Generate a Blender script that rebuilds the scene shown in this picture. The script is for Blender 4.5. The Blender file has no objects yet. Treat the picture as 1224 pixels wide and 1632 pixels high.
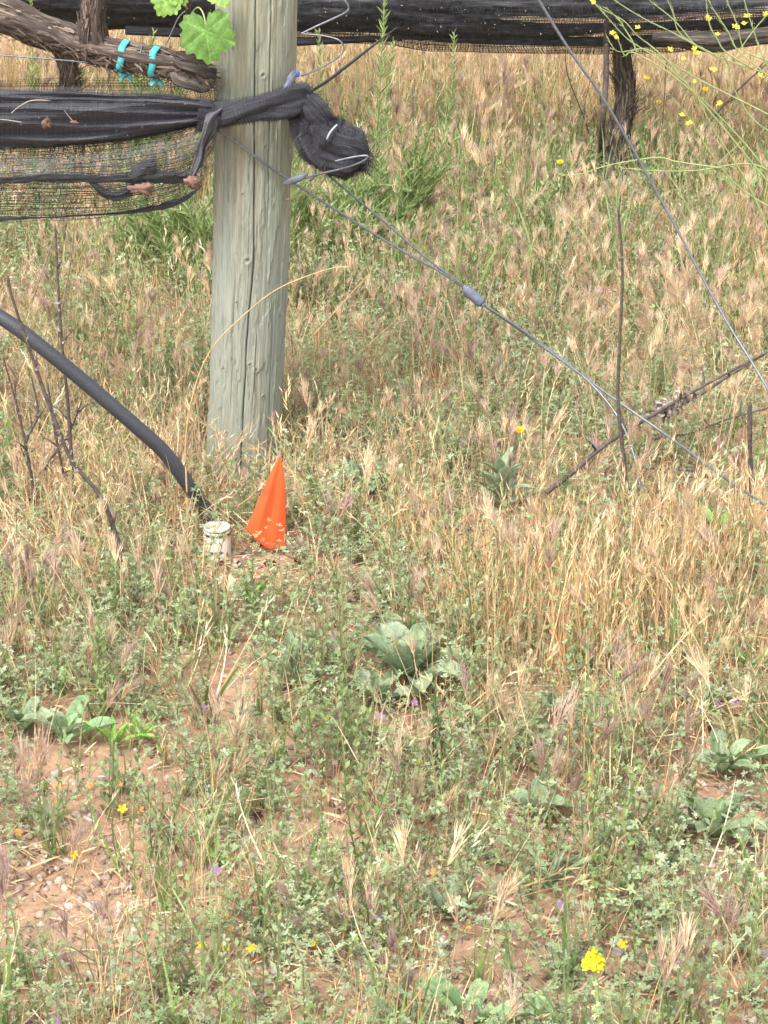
import bpy, math, random
import numpy as np

# ------------------------------------------------------------------ camera, world, sun, exposure
scene = bpy.context.scene
col = scene.collection
random.seed(7)
rng = np.random.default_rng(11)

PITCH = math.radians(22.8); CAMZ = 1.6; F = 3880.0; IW, IH = 1224.0, 1632.0
cam = bpy.data.cameras.new("camera"); camo = bpy.data.objects.new("camera", cam); col.objects.link(camo)
camo.location = (0, 0, CAMZ); camo.rotation_euler = (math.pi/2 - PITCH, 0, 0)
cam.sensor_fit = 'VERTICAL'; cam.sensor_height = 24.0; cam.lens = 24.0*F/IH
cam.clip_start = 0.05; cam.clip_end = 2000
scene.camera = camo

SUN_EL, SUN_AZ = math.radians(58), math.radians(215)     # azimuth measured clockwise from +Y
world = bpy.data.worlds.new("World"); scene.world = world; world.use_nodes = True
wn = world.node_tree.nodes; wl = world.node_tree.links
sky = wn.new('ShaderNodeTexSky'); sky.sky_type = 'NISHITA'; sky.sun_disc = False
sky.sun_elevation = SUN_EL; sky.sun_rotation = SUN_AZ; sky.dust_density = 4.0; sky.air_density = 1.0
hs = wn.new('ShaderNodeHueSaturation'); hs.inputs['Saturation'].default_value = 0.22
wl.new(sky.outputs[0], hs.inputs['Color']); wl.new(hs.outputs[0], wn['Background'].inputs[0])
wn['Background'].inputs[1].default_value = 0.15
sun = bpy.data.lights.new("sun", 'SUN'); suno = bpy.data.objects.new("sun", sun); col.objects.link(suno)
sun.energy = 1.25; sun.angle = math.radians(18); sun.color = (1.0, 0.965, 0.91)
suno.rotation_euler = (math.pi/2 - SUN_EL, 0, math.pi - SUN_AZ)
scene.view_settings.view_transform = 'Standard'; scene.view_settings.look = 'None'
scene.view_settings.gamma = 1.0; scene.view_settings.exposure = 1.43

# ------------------------------------------------------------------ helpers
cp, sp = math.cos(PITCH), math.sin(PITCH)
def P(px, py, Y):
    a = (px-612)/F; b = (816-py)/F
    d = np.array([a, cp + b*sp, -sp + b*cp])
    return np.array([0, 0, CAMZ]) + d*(Y/d[1])
def proj(x, y, z=0.0):
    dz = z-CAMZ
    dep = y*cp - dz*sp
    return 612 + F*x/dep, 816 - F*(y*sp + dz*cp)/dep
def hsh(ix, iy, iz, seed):
    h = (ix.astype(np.int64)*374761393 + iy.astype(np.int64)*668265263 + iz.astype(np.int64)*2147483647 + seed*974634777) & 0xffffffff
    h = ((h ^ (h >> 13))*1274126177) & 0xffffffff
    return ((h ^ (h >> 16)) & 0xffffff)/float(0xffffff)
def vn(x, y, z=0.0, seed=0):
    x = np.asarray(x, float); y = np.asarray(y, float)+0*x; z = np.asarray(z, float)+0*x; x = x+0*y
    ix, iy, iz = np.floor(x), np.floor(y), np.floor(z)
    fx, fy, fz = x-ix, y-iy, z-iz
    fx, fy, fz = [t*t*(3-2*t) for t in (fx, fy, fz)]
    r = 0
    for dx in (0, 1):
        for dy in (0, 1):
            for dz in (0, 1):
                w = (fx if dx else 1-fx)*(fy if dy else 1-fy)*(fz if dz else 1-fz)
                r = r + w*hsh(ix+dx, iy+dy, iz+dz, seed)
    return r
def fbm(x, y, z=0.0, seed=0, o=4):
    r = 0; a = 0.5; f = 1.0
    for i in range(o):
        r = r + a*(vn(np.asarray(x)*f, np.asarray(y)*f, np.asarray(z)*f, seed+i)-0.5); a *= .5; f *= 2.03
    return r
def gz(x, y):
    return 0.05*fbm(np.asarray(x)*0.9, np.asarray(y)*0.9, seed=3, o=2) + 0.022*fbm(np.asarray(x)*5, np.asarray(y)*5, seed=5, o=3)
def G(px, py):
    a = (px-612)/F; b = (816-py)/F
    d = np.array([a, cp+b*sp, -sp+b*cp]); t = CAMZ/-d[2]; p = d*t
    for _ in range(4):
        t = (CAMZ-float(gz(p[0], p[1])))/-d[2]; p = d*t
    return np.array([p[0], p[1], float(gz(p[0], p[1]))])

def tag(o, label=None, cat=None, group=None, kind=None):
    if label: o['label'] = label
    if cat: o['category'] = cat
    if group: o['group'] = group
    if kind: o['kind'] = kind
    return o
def empty(name, loc, label, cat, group=None):
    o = bpy.data.objects.new(name, None); col.objects.link(o); o.location = tuple(loc); o.empty_display_size = .05
    return tag(o, label, cat, group)

def mesh_np(name, V, Fc, C=None, UV=None, mat=None, parent=None, smooth=False):
    V = np.asarray(V, np.float32); Fc = np.asarray(Fc, np.int32); k = Fc.shape[1]
    me = bpy.data.meshes.new(name)
    if parent is not None:
        V = V - np.array(parent_world(parent), np.float32)
    me.vertices.add(len(V)); me.vertices.foreach_set('co', V.ravel())
    me.loops.add(Fc.size); me.loops.foreach_set('vertex_index', Fc.ravel())
    me.polygons.add(len(Fc)); me.polygons.foreach_set('loop_start', np.arange(0, Fc.size, k, dtype=np.int32))
    if smooth: me.polygons.foreach_set('use_smooth', np.ones(len(Fc), bool))
    if C is not None:
        C = np.asarray(C, np.float32); a = me.color_attributes.new('Col', 'FLOAT_COLOR', 'POINT')
        a.data.foreach_set('color', np.concatenate([np.clip(C, 0, 1), np.ones((len(C), 1), np.float32)], 1).ravel())
    if UV is not None:
        uv = me.uv_layers.new(name='UVMap'); uv.data.foreach_set('uv', np.asarray(UV, np.float32)[Fc.ravel()].ravel())
    me.update(calc_edges=True)
    if mat: me.materials.append(mat)
    o = bpy.data.objects.new(name, me); col.objects.link(o)
    if parent is not None: o.parent = parent
    return o
def parent_world(p):
    w = np.zeros(3)
    while p is not None:
        w += np.array(p.location); p = p.parent
    return w
def origin_to(o, p):
    """move a mesh object's origin to its base point"""
    p = np.array(p, float); me = o.data
    co = np.empty(len(me.vertices)*3, np.float32); me.vertices.foreach_get('co', co)
    co = (co.reshape(-1, 3) - p).astype(np.float32); me.vertices.foreach_set('co', co.ravel()); me.update()
    o.location = tuple(p); return o

class Acc:
    def __init__(s): s.V = []; s.F = []; s.C = []; s.n = 0
    def add(s, V, Fc, C):
        V = np.asarray(V, float); C = np.asarray(C, float)
        if C.ndim == 1: C = np.tile(C, (len(V), 1))
        Fc = np.asarray(Fc)
        if Fc.shape[1] == 4: Fc = np.concatenate([Fc[:, [0, 1, 2]], Fc[:, [0, 2, 3]]])
        s.V.append(V); s.F.append(Fc+s.n); s.C.append(C); s.n += len(V)
    def build(s, name, mat, parent=None, smooth=False):
        return mesh_np(name, np.concatenate(s.V), np.concatenate(s.F), np.concatenate(s.C), None, mat, parent, smooth)

def resample(pts, n, closed=False):
    pts = np.asarray(pts, float)
    m = len(pts); ext = np.vstack([2*pts[0]-pts[1], pts, 2*pts[-1]-pts[-2]])
    t = np.linspace(0, m-1, n); i = np.minimum(t.astype(int), m-2); f = (t-i)[:, None]
    p0, p1, p2, p3 = ext[i], ext[i+1], ext[i+2], ext[i+3]
    return 0.5*((2*p1)+(-p0+p2)*f+(2*p0-5*p1+4*p2-p3)*f**2+(-p0+3*p1-3*p2+p3)*f**3)
def tube(pts, rad, n=24, k=8, disp=None, flat=1.0, caps=True, up=None):
    """pts control points, rad scalar/list; returns V,F(quads+cap tris as quads),UV"""
    pts = np.asarray(pts, float); m = len(pts)
    r = np.full(m, rad, float) if np.isscalar(rad) else np.asarray(rad, float)
    R = resample(np.column_stack([pts, r]), n); C = R[:, :3]; r = np.abs(R[:, 3])
    T = np.gradient(C, axis=0); T /= np.linalg.norm(T, axis=1)[:, None]+1e-12
    ref = np.array(up if up is not None else ([0, 0, 1] if abs(T[:, 2]).mean() < .8 else [0, -1, 0]), float)
    A = ref-T*(T@ref)[:, None]; A /= np.linalg.norm(A, axis=1)[:, None]+1e-12; B = np.cross(T, A)
    th = np.linspace(0, 2*math.pi, k, endpoint=False)
    L = np.concatenate([[0], np.cumsum(np.linalg.norm(np.diff(C, axis=0), axis=1))])
    TH, LL = np.meshgrid(th, L)
    rr = r[:, None]*np.ones_like(TH)
    if disp is not None: rr = rr + disp(TH, LL, r[:, None])
    V = C[:, None, :] + rr[..., None]*(np.cos(TH)[..., None]*A[:, None, :] + flat*np.sin(TH)[..., None]*B[:, None, :])
    V = V.reshape(-1, 3); UV = np.column_stack([(TH/(2*math.pi)).ravel(), LL.ravel()])
    i, j = np.meshgrid(np.arange(n-1), np.arange(k), indexing='ij')
    a = i*k+j; b = i*k+(j+1) % k
    Fc = np.stack([a, b, b+k, a+k], -1).reshape(-1, 4)
    if caps:
        V = np.vstack([V, C[0], C[-1]]); UV = np.vstack([UV, [0, 0], [0, L[-1]]]); e = n*k
        j = np.arange(k)
        c1 = np.stack([(j+1) % k, j, np.full(k, e), np.full(k, e)], 1)
        c2 = np.stack([(n-1)*k+j, (n-1)*k+(j+1) % k, np.full(k, e+1), np.full(k, e+1)], 1)
        tri = np.vstack([c1[:, :3], c2[:, :3]])
        quads = np.vstack([Fc[:, [0, 1, 2]], Fc[:, [0, 2, 3]]])
        Fc = np.vstack([quads, tri])
    return V, Fc, UV
def tube_obj(name, pts, rad, mat, n=24, k=8, disp=None, flat=1.0, parent=None, up=None):
    V, Fc, UV = tube(pts, rad, n, k, disp, flat, True, up)
    return mesh_np(name, V, Fc, None, UV, mat, parent, True)

def ribbon(pts, w, side):
    """pts (n,3), w (n) half widths, side vec -> V,F tris ; last point is a tip"""
    pts = np.asarray(pts, float); n = len(pts); side = np.asarray(side, float); side = side/(np.linalg.norm(side)+1e-12)
    L = pts[:-1]-side*np.asarray(w)[:-1, None]; Rr = pts[:-1]+side*np.asarray(w)[:-1, None]
    V = np.vstack([L, Rr, pts[-1:]]); m = n-1; Fc = []
    for i in range(m-1): Fc += [(i, m+i, m+i+1), (i, m+i+1, i+1)]
    Fc.append((m-1, 2*m-1, 2*m))
    return V, np.array(Fc)

# ------------------------------------------------------------------ materials
def new_mat(name):
    m = bpy.data.materials.new(name); m.use_nodes = True; return m, m.node_tree.nodes, m.node_tree.links, m.node_tree.nodes['Principled BSDF']
def ramp(n, l, src, stops):
    r = n.new('ShaderNodeValToRGB'); e = r.color_ramp.elements
    while len(e) < len(stops): e.new(0.5)
    for i, (p, c) in enumerate(stops): e[i].position = p; e[i].color = (*c, 1)
    l.new(src, r.inputs[0]); return r.outputs[0]
def noise(n, l, vec, scale, detail=4, rough=.55):
    t = n.new('ShaderNodeTexNoise'); t.inputs['Scale'].default_value = scale; t.inputs['Detail'].default_value = detail
    t.inputs['Roughness'].default_value = rough
    if vec is not None: l.new(vec, t.inputs['Vector'])
    return t.outputs['Fac']
def mapping(n, l, sock, sc):
    m = n.new('ShaderNodeMapping'); m.inputs['Scale'].default_value = sc; l.new(sock, m.inputs[0]); return m.outputs[0]
def mixc(n, l, f, a, b, mode='MIX'):
    x = n.new('ShaderNodeMix'); x.data_type = 'RGBA'; x.blend_type = mode
    for s, v in ((x.inputs[0], f), (x.inputs[6], a), (x.inputs[7], b)):
        if isinstance(v, (int, float)): s.default_value = v
        elif isinstance(v, tuple): s.default_value = (*v, 1)
        else: l.new(v, s)
    return x.outputs[2]
def bump(n, l, bs, h, strength, dist):
    b = n.new('ShaderNodeBump'); b.inputs['Strength'].default_value = strength; b.inputs['Distance'].default_value = dist
    l.new(h, b.inputs['Height']); l.new(b.outputs[0], bs.inputs['Normal'])
def leaf_mat(name, trans=.35, rough=.6, spec=.25):
    m, n, l, b = new_mat(name)
    at = n.new('ShaderNodeAttribute'); at.attribute_name = 'Col'
    geo = n.new('ShaderNodeNewGeometry')
    nz = noise(n, l, geo.outputs['Position'], 260, 2)
    c = mixc(n, l, 1.0, at.outputs['Color'], ramp(n, l, nz, [(.3, (.78,)*3), (.7, (1.2,)*3)]), 'MULTIPLY')
    l.new(c, b.inputs['Base Color']); b.inputs['Roughness'].default_value = rough; b.inputs['Specular IOR Level'].default_value = spec
    t = n.new('ShaderNodeBsdfTranslucent'); l.new(c, t.inputs[0])
    ms = n.new('ShaderNodeMixShader'); ms.inputs[0].default_value = trans
    l.new(b.outputs[0], ms.inputs[1]); l.new(t.outputs[0], ms.inputs[2]); l.new(ms.outputs[0], n['Material Output'].inputs[0])
    return m
def plain(name, c, rough=.6, metal=0.0, nsc=0, var=.25, bmp=0):
    m, n, l, b = new_mat(name); b.inputs['Roughness'].default_value = rough; b.inputs['Metallic'].default_value = metal
    if nsc:
        g = n.new('ShaderNodeNewGeometry'); nz = noise(n, l, g.outputs['Position'], nsc, 5)
        l.new(ramp(n, l, nz, [(.3, tuple(x*(1-var) for x in c)), (.7, tuple(min(1, x*(1+var)) for x in c))]), b.inputs['Base Color'])
        if bmp: bump(n, l, b, nz, bmp, .003)
    else: b.inputs['Base Color'].default_value = (*c, 1)
    return m

M_leaf = leaf_mat('foliage', .28); M_straw = leaf_mat('straw', .25, .65, .3); M_petal = leaf_mat('petal', .4, .5, .2)
M_wire = plain('galvanised_wire', (.17, .18, .20), .45, .55, 180, .3)
M_grip = plain('cast_zinc', (.12, .135, .18), .6, .2, 120, .25, .2)
M_black = plain('black_plastic', (.022, .024, .028), .5, 0, 90, .5)
M_hose = plain('black_hose', (.04, .043, .052), .5, 0, 420, .4, .1)
M_pvc = plain('white_pvc', (.62, .57, .50), .5, 0, 40, .08)
M_tape = plain('turquoise_tape', (.06, .42, .44), .45, 0, 60, .25)
M_blue = plain('blue_plastic', (.04, .12, .62), .4)
M_string = plain('pale_string', (.35, .4, .45), .6)
M_stick = plain('dry_twig', (.085, .065, .055), .8, 0, 150, .55, .4)
M_stickp = plain('pale_stalk', (.27, .19, .125), .8, 0, 120, .35, .3)
M_stickg = plain('golden_stalk', (.46, .31, .15), .7, 0, 120, .25, .2)
M_deadleaf = plain('dead_leaf', (.17, .095, .07), .85, 0, 160, .6, .3)

# soil
m, n, l, b = new_mat('dry_soil'); g = n.new('ShaderNodeNewGeometry')
n1 = noise(n, l, g.outputs['Position'], 6, 6); n2 = noise(n, l, g.outputs['Position'], 90, 6, .7)
c = mixc(n, l, n1, (.29, .172, .105), (.42, .27, .175)); c = mixc(n, l, 1.0, c, ramp(n, l, n2, [(.25, (.6, .57, .55)), (.5, (.95,)*3), (.75, (1.25, 1.22, 1.2))]), 'MULTIPLY')
l.new(c, b.inputs['Base Color']); b.inputs['Roughness'].default_value = .95; bump(n, l, b, n2, .6, .006); M_soil = m
M_crumb = leaf_mat('soil_crumb', 0.0, .95, .1)

# weathered post
m, n, l, b = new_mat('weathered_wood'); uv = n.new('ShaderNodeUVMap'); g = n.new('ShaderNodeNewGeometry')
at = n.new('ShaderNodeAttribute'); at.attribute_name = 'Col'
f1 = noise(n, l, mapping(n, l, uv.outputs[0], (75, 9, 1)), 1.0, 7, .65)
f2 = noise(n, l, mapping(n, l, uv.outputs[0], (230, 16, 1)), 1.0, 4, .6)
f3 = noise(n, l, mapping(n, l, uv.outputs[0], (12, 2.2, 1)), 1.0, 3, .5)
c = ramp(n, l, f1, [(.25, (.11, .105, .09)), (.40, (.23, .22, .185)), (.52, (.31, .30, .262)), (.75, (.42, .41, .365))])
f4 = noise(n, l, mapping(n, l, uv.outputs[0], (420, 30, 1)), 1.0, 3, .7)
c = mixc(n, l, 1.0, c, ramp(n, l, f4, [(.3, (.72,)*3), (.7, (1.22,)*3)]), 'MULTIPLY')
c = mixc(n, l, ramp(n, l, f2, [(.32, (0,)*3), (.46, (1,)*3)]), mixc(n, l, 1.0, c, (.5, .46, .4), 'MULTIPLY'), c)
c = mixc(n, l, 1.0, c, ramp(n, l, f3, [(.35, (.88, .97, .96)), (.65, (1.08, 1.02, .95))]), 'MULTIPLY')
c = mixc(n, l, 1.0, c, at.outputs['Color'], 'MULTIPLY'); c = mixc(n, l, .35, c, (.30, .31, .27)); c = mixc(n, l, 1.0, c, (.98, 1.03, 1.0), 'MULTIPLY')
l.new(c, b.inputs['Base Color']); b.inputs['Roughness'].default_value = .85
ad = n.new('ShaderNodeMath'); ad.operation = 'ADD'; l.new(f1, ad.inputs[0]); l.new(f2, ad.inputs[1])
bump(n, l, b, ad.outputs[0], .8, .003); M_post = m

# shaggy bark
def bark_mat(name, c0, c1):
    m, n, l, b = new_mat(name); uv = n.new('ShaderNodeUVMap')
    f1 = noise(n, l, mapping(n, l, uv.outputs[0], (16, 14, 1)), 1.0, 7, .7)
    f2 = noise(n, l, mapping(n, l, uv.outputs[0], (55, 18, 1)), 1.0, 4, .6)
    c = ramp(n, l, f1, [(.3, tuple(x*.35 for x in c0)), (.5, c0), (.72, c1)])
    c = mixc(n, l, 1.0, c, ramp(n, l, f2, [(.3, (.5,)*3), (.65, (1.2,)*3)]), 'MULTIPLY')
    l.new(c, b.inputs['Base Color']); b.inputs['Roughness'].default_value = .9; bump(n, l, b, f2, .9, .006); return m
M_bark = bark_mat('vine_bark', (.085, .063, .05), (.23, .18, .145))
M_bark2 = bark_mat('old_vine_bark', (.065, .053, .044), (.24, .205, .17))

# net fabric (folded, many layers) : fine woven speckle
m, n, l, b = new_mat('folded_net'); g = n.new('ShaderNodeNewGeometry'); uv = n.new('ShaderNodeUVMap')
w1 = noise(n, l, mapping(n, l, g.outputs['Position'], (500, 700, 800)), 1.0, 3, .7)
w2 = noise(n, l, mapping(n, l, g.outputs['Position'], (1, 4, 4)), 5.0, 3, .5)
c = ramp(n, l, w1, [(.3, (.011, .012, .016)), (.55, (.036, .037, .047)), (.75, (.10, .10, .12))])
c = mixc(n, l, 1.0, c, ramp(n, l, w2, [(.35, (.6,)*3), (.7, (1.5,)*3)]), 'MULTIPLY')
l.new(c, b.inputs['Base Color']); b.inputs['Roughness'].default_value = .75; b.inputs['Sheen Weight'].default_value = .25
bump(n, l, b, w1, .7, .003); M_net = m
m, n, l, b = new_mat('streaked_net'); g = n.new('ShaderNodeNewGeometry')
w1 = noise(n, l, mapping(n, l, g.outputs['Position'], (9, 30, 330)), 1.0, 5, .75)
l.new(ramp(n, l, w1, [(.38, (.010, .010, .012)), (.56, (.03, .03, .035)), (.72, (.10, .098, .10))]), b.inputs['Base Color']); b.inputs['Roughness'].default_value = .8; bump(n, l, b, w1, .8, .006); M_net2 = m
M_threadc = leaf_mat('net_thread_worn', .1, .6, .2)
M_thread = plain('net_thread', (.03, .031, .036), .55, 0, 70, .6)

# ------------------------------------------------------------------ ground: one sheet, dense near the camera, reaching the horizon
def axis(lo, hi, st, far):
    a = list(np.arange(lo, hi+1e-6, st)); s = st
    x = a[-1]
    while x < far: s *= 1.35; x += s; a.append(x)
    s = st; x = a[0]; pre = []
    while x > -far: s *= 1.35; x -= s; pre.append(x)
    return np.array(pre[::-1]+a)
gx, gy = axis(-1.5, 1.7, .013, 400), axis(2.0, 7.0, .013, 400)
X, Y = np.meshgrid(gx, gy)
fade = np.clip(1-(np.hypot(X, Y-4)-6)/10, 0, 1)
Z = gz(X, Y)*fade + fade*(.012*fbm(X*22, Y*22, seed=31, o=3) + .005*np.maximum(0, fbm(X*70, Y*70, seed=32, o=2)))
nx = len(gx); i, j = np.meshgrid(np.arange(len(gy)-1), np.arange(nx-1), indexing='ij'); a = i*nx+j
o = mesh_np('ground', np.column_stack([X.ravel(), Y.ravel(), Z.ravel()]), np.stack([a, a+1, a+nx+1, a+nx], -1).reshape(-1, 4), mat=M_soil, smooth=True)
tag(o, kind='structure', label='dry reddish brown soil under the weeds')

# ------------------------------------------------------------------ plant prototypes: (V, F, W) with W the weights of three colours
class Proto:
    def __init__(s): s.V = []; s.F = []; s.W = []; s.n = 0
    def add(s, V, Fc, w):
        s.V.append(np.asarray(V, float)); s.F.append(np.asarray(Fc)+s.n)
        w = np.asarray(w, float); s.W.append(np.tile(w, (len(V), 1)) if w.ndim == 1 else w); s.n += len(V)
    def done(s): return np.concatenate(s.V), np.concatenate(s.F), np.concatenate(s.W)
def rdir(tilt, az): return np.array([math.sin(tilt)*math.cos(az), math.sin(tilt)*math.sin(az), math.cos(tilt)])
def U(a, b): return random.uniform(a, b)
def perp(d):
    r = np.array([U(-1, 1), U(-1, 1), U(-1, 1)]); r = r-d*(r@d); return r/np.linalg.norm(r)
def blade_pts(base, d, L, bend, n=4):
    pts = [np.array(base, float)]; d = np.array(d, float); b = perp(d); b[2] = -abs(b[2])
    for i in range(n):
        pts.append(pts[-1]+d*L/n); d = d+b*bend/n; d /= np.linalg.norm(d)
    return np.array(pts), d
def brome_head(p, tip, d, L, wide):
    droop = perp(d)*.35; droop[2] -= .1
    k = random.randint(11, 15)
    for i in range(k):
        t = i/(k-1); o = tip + d*L*.42*t + droop*L*.3*t*t
        a = perp(d); sp_ = wide*(1-.45*t)*U(.5, 1.3)
        dd = d+a*sp_+droop*t*.5; dd /= np.linalg.norm(dd)
        Lb = L*U(.28, .4); s = perp(dd)*.0014
        m = o+dd*Lb*.5; e = o+dd*Lb
        p.add([o, m-s, m+s, e], [(0, 1, 2), (1, 3, 2)], (0, 1, 0))
        for _ in range(4):
            a2 = dd+perp(dd)*U(.05, .3); a2 /= np.linalg.norm(a2); b0 = o+dd*Lb*U(.45, 1.0); s2 = perp(a2)*.0006
            p.add([b0-s2, b0+s2, b0+a2*L*U(.35, .5)], [(0, 1, 2)], (0, 0, 1))
def p_brome(heads, h0, h1, wide=.35):
    p = Proto()
    for _ in range(heads):
        b = np.array([U(-.02, .02), U(-.02, .02), -.005]); d = rdir(U(0, .28), U(0, 6.3)); L = U(h0, h1)
        pts, dd = blade_pts(b, d, L, U(0, .5), 4)
        V, Fc = ribbon(np.vstack([pts, pts[-1]+dd*.004]), [.0007]*6, perp(d)); p.add(V, Fc, (1, 0, 0))
        brome_head(p, pts[-1], dd, U(.045, .075), wide)
    for _ in range(heads+2):
        d = rdir(U(.2, .8), U(0, 6.3)); pts, _ = blade_pts([U(-.015, .015), U(-.015, .015), 0], d, U(.05, .11), U(.3, 1.2), 3)
        V, Fc = ribbon(pts, [.0012, .0012, .0009, 0], perp(d)); p.add(V, Fc, (1, 0, 0))
    return p.done()
def p_straw(k, h0, h1, spread, tilt, oat=.3):
    p = Proto()
    for _ in range(k):
        d = rdir(abs(random.gauss(0, tilt)), U(0, 6.3)); L = U(h0, h1)
        pts, dd = blade_pts([U(-spread, spread), U(-spread, spread), -.005], d, L, U(0, .55), 4)
        w = U(.0005, .0011)
        V, Fc = ribbon(pts, [w, w, w*.8, w*.6, 0], perp(d)); c = (1, 0, 0) if random.random() < .6 else (0, 1, 0); p.add(V, Fc, c)
        if random.random() < oat:      # thin nodding spikelets
            for q in range(5):
                o = pts[-1]-dd*q*.007; e = dd+perp(dd)*.35; e /= np.linalg.norm(e); s = perp(e)*.0010
                p.add([o, o+e*.006-s, o+e*.006+s, o+e*U(.013, .02)], [(0, 1, 2), (1, 3, 2)], (0, 0, 1))
    return p.done()
def leaflet(p, base, d, nrm, L, W, w):
    s = np.cross(d, nrm); s /= np.linalg.norm(s)+1e-9; n = np.cross(s, d)
    m = base+d*L*.58
    p.add([base, m-s*W*.5+n*W*.22, base+d*L, m+s*W*.5+n*W*.22, m], [(0, 1, 4), (1, 2, 4), (2, 3, 4), (3, 0, 4)][0:4], w)
def p_clover(stems, L0, L1, up, leaf=.0075, step=.011):
    p = Proto()
    for _ in range(stems):
        az = U(0, 6.3); d = rdir(U(*up), az); L = U(L0, L1)
        pts, _ = blade_pts([0, 0, .002], d, L, -U(.2, .9), 5); pts[:, 2] = np.maximum(pts[:, 2], .004)
        V, Fc = ribbon(np.vstack([pts, pts[-1]+[0, 0, .002]]), [.0006]*7, perp(d)); p.add(V, Fc, (0, 0, 1))
        k = max(3, int(L/step))
        for q in range(k):
            t = (q+.7)/k*5; ii = min(int(t), 4); o = pts[ii]*(1-(t-ii))+pts[ii+1]*(t-ii)
            out = rdir(U(.4, 1.2), az+random.choice((-1, 1))*U(.5, 1.6)); pt = o+out*U(.003, .009); pt[2] = max(pt[2], .004)
            nrm = rdir(U(0, .7), U(0, 6.3)); f = np.cross(nrm, perp(nrm)); f /= np.linalg.norm(f); g_ = np.cross(nrm, f)
            w = (1, 0, 0) if random.random() < .6 else (.3, .7, 0); sz = leaf*U(.65, 1.25)
            nl = random.choice((3, 4, 5)); a0 = U(0, 6.3)
            for r in range(nl):
                a = a0 + r*(4.6/nl); dd = f*math.cos(a)+g_*math.sin(a)+nrm*U(.05, .5); dd /= np.linalg.norm(dd)
                leaflet(p, pt, dd, nrm, sz, sz*.5, w)
    return p.done()
def p_weed(stems, h0, h1, lw=.0032, ll=.017, dens=.0065):
    p = Proto()
    for _ in range(stems):
        d = rdir(U(0, .35), U(0, 6.3)); L = U(h0, h1)
        pts, _ = blade_pts([U(-.01, .01), U(-.01, .01), 0], d, L, -U(0, .3), 5)
        V, Fc = ribbon(np.vstack([pts, pts[-1]+[0, 0, .002]]), [.0009]*7, perp(d)); p.add(V, Fc, (0, 0, 1))
        k = int(L/dens)
        for q in range(k):
            t = (q+.5)/k; tt = t*5; ii = min(int(tt), 4); o = pts[ii]*(1-(tt-ii))+pts[ii+1]*(tt-ii)
            e = rdir(U(.35, .95), q*2.4+U(-.3, .3)); le = ll*U(.6, 1.2)*(1-.35*t)
            leaflet(p, o, e, rdir(.4, U(0, 6.3)), le, lw*2*U(.7, 1.2), (1, 0, 0) if random.random() < .6 else (0, 1, 0))
    return p.done()
def p_tuft(k, h0, h1):       # green grass tuft
    p = Proto()
    for _ in range(k):
        d = rdir(U(.05, .6), U(0, 6.3)); pts, _ = blade_pts([U(-.01, .01), U(-.01, .01), 0], d, U(h0, h1), U(.1, .9), 4)
        w = U(.0012, .0022); V, Fc = ribbon(pts, [w, w, w*.9, w*.6, 0], perp(d)); p.add(V, Fc, (1, 0, 0) if random.random() < .6 else (0, 1, 0))
    return p.done()
def p_litter():
    p = Proto(); L = U(.012, .07); d = rdir(U(1.35, 1.6), 0); pts, _ = blade_pts([0, 0, .004], d, L, U(0, .5), 3); pts[:, 2] = np.maximum(pts[:, 2], .001)+U(0, .008)
    w = U(.0005, .0015); V, Fc = ribbon(pts, [w, w, w, 0], [0, 1, .3]); p.add(V, Fc, (1, 0, 0)); return p.done()
def p_leafbit():
    p = Proto(); r = U(.006, .016); k = 7
    ang = np.sort(np.random.default_rng(random.randint(0, 9999)).uniform(0, 6.28, k))
    V = [[0, 0, .006]]+[[r*U(.6, 1.1)*math.cos(a), r*U(.6, 1.1)*math.sin(a), U(0, .012)] for a in ang]
    p.add(V, [(0, 1+i, 1+(i+1) % k) for i in range(k)], (1, 0, 0)); return p.done()
def p_crumb():
    p = Proto(); r = random.choice((U(.0015, .004), U(.003, .006), U(.006, .011)))
    V = [[U(.7, 1.2)*r*x, U(.7, 1.2)*r*y, U(.5, .9)*r*z] for x, y, z in ((1, 0, 0), (0, 1, 0), (-1, 0, 0), (0, -1, 0), (0, 0, 1), (0, 0, -1))]
    p.add(V, [(0, 1, 4), (1, 2, 4), (2, 3, 4), (3, 0, 4), (1, 0, 5), (2, 1, 5), (3, 2, 5), (0, 3, 5)], (1, 0, 0)); return p.done()

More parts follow.
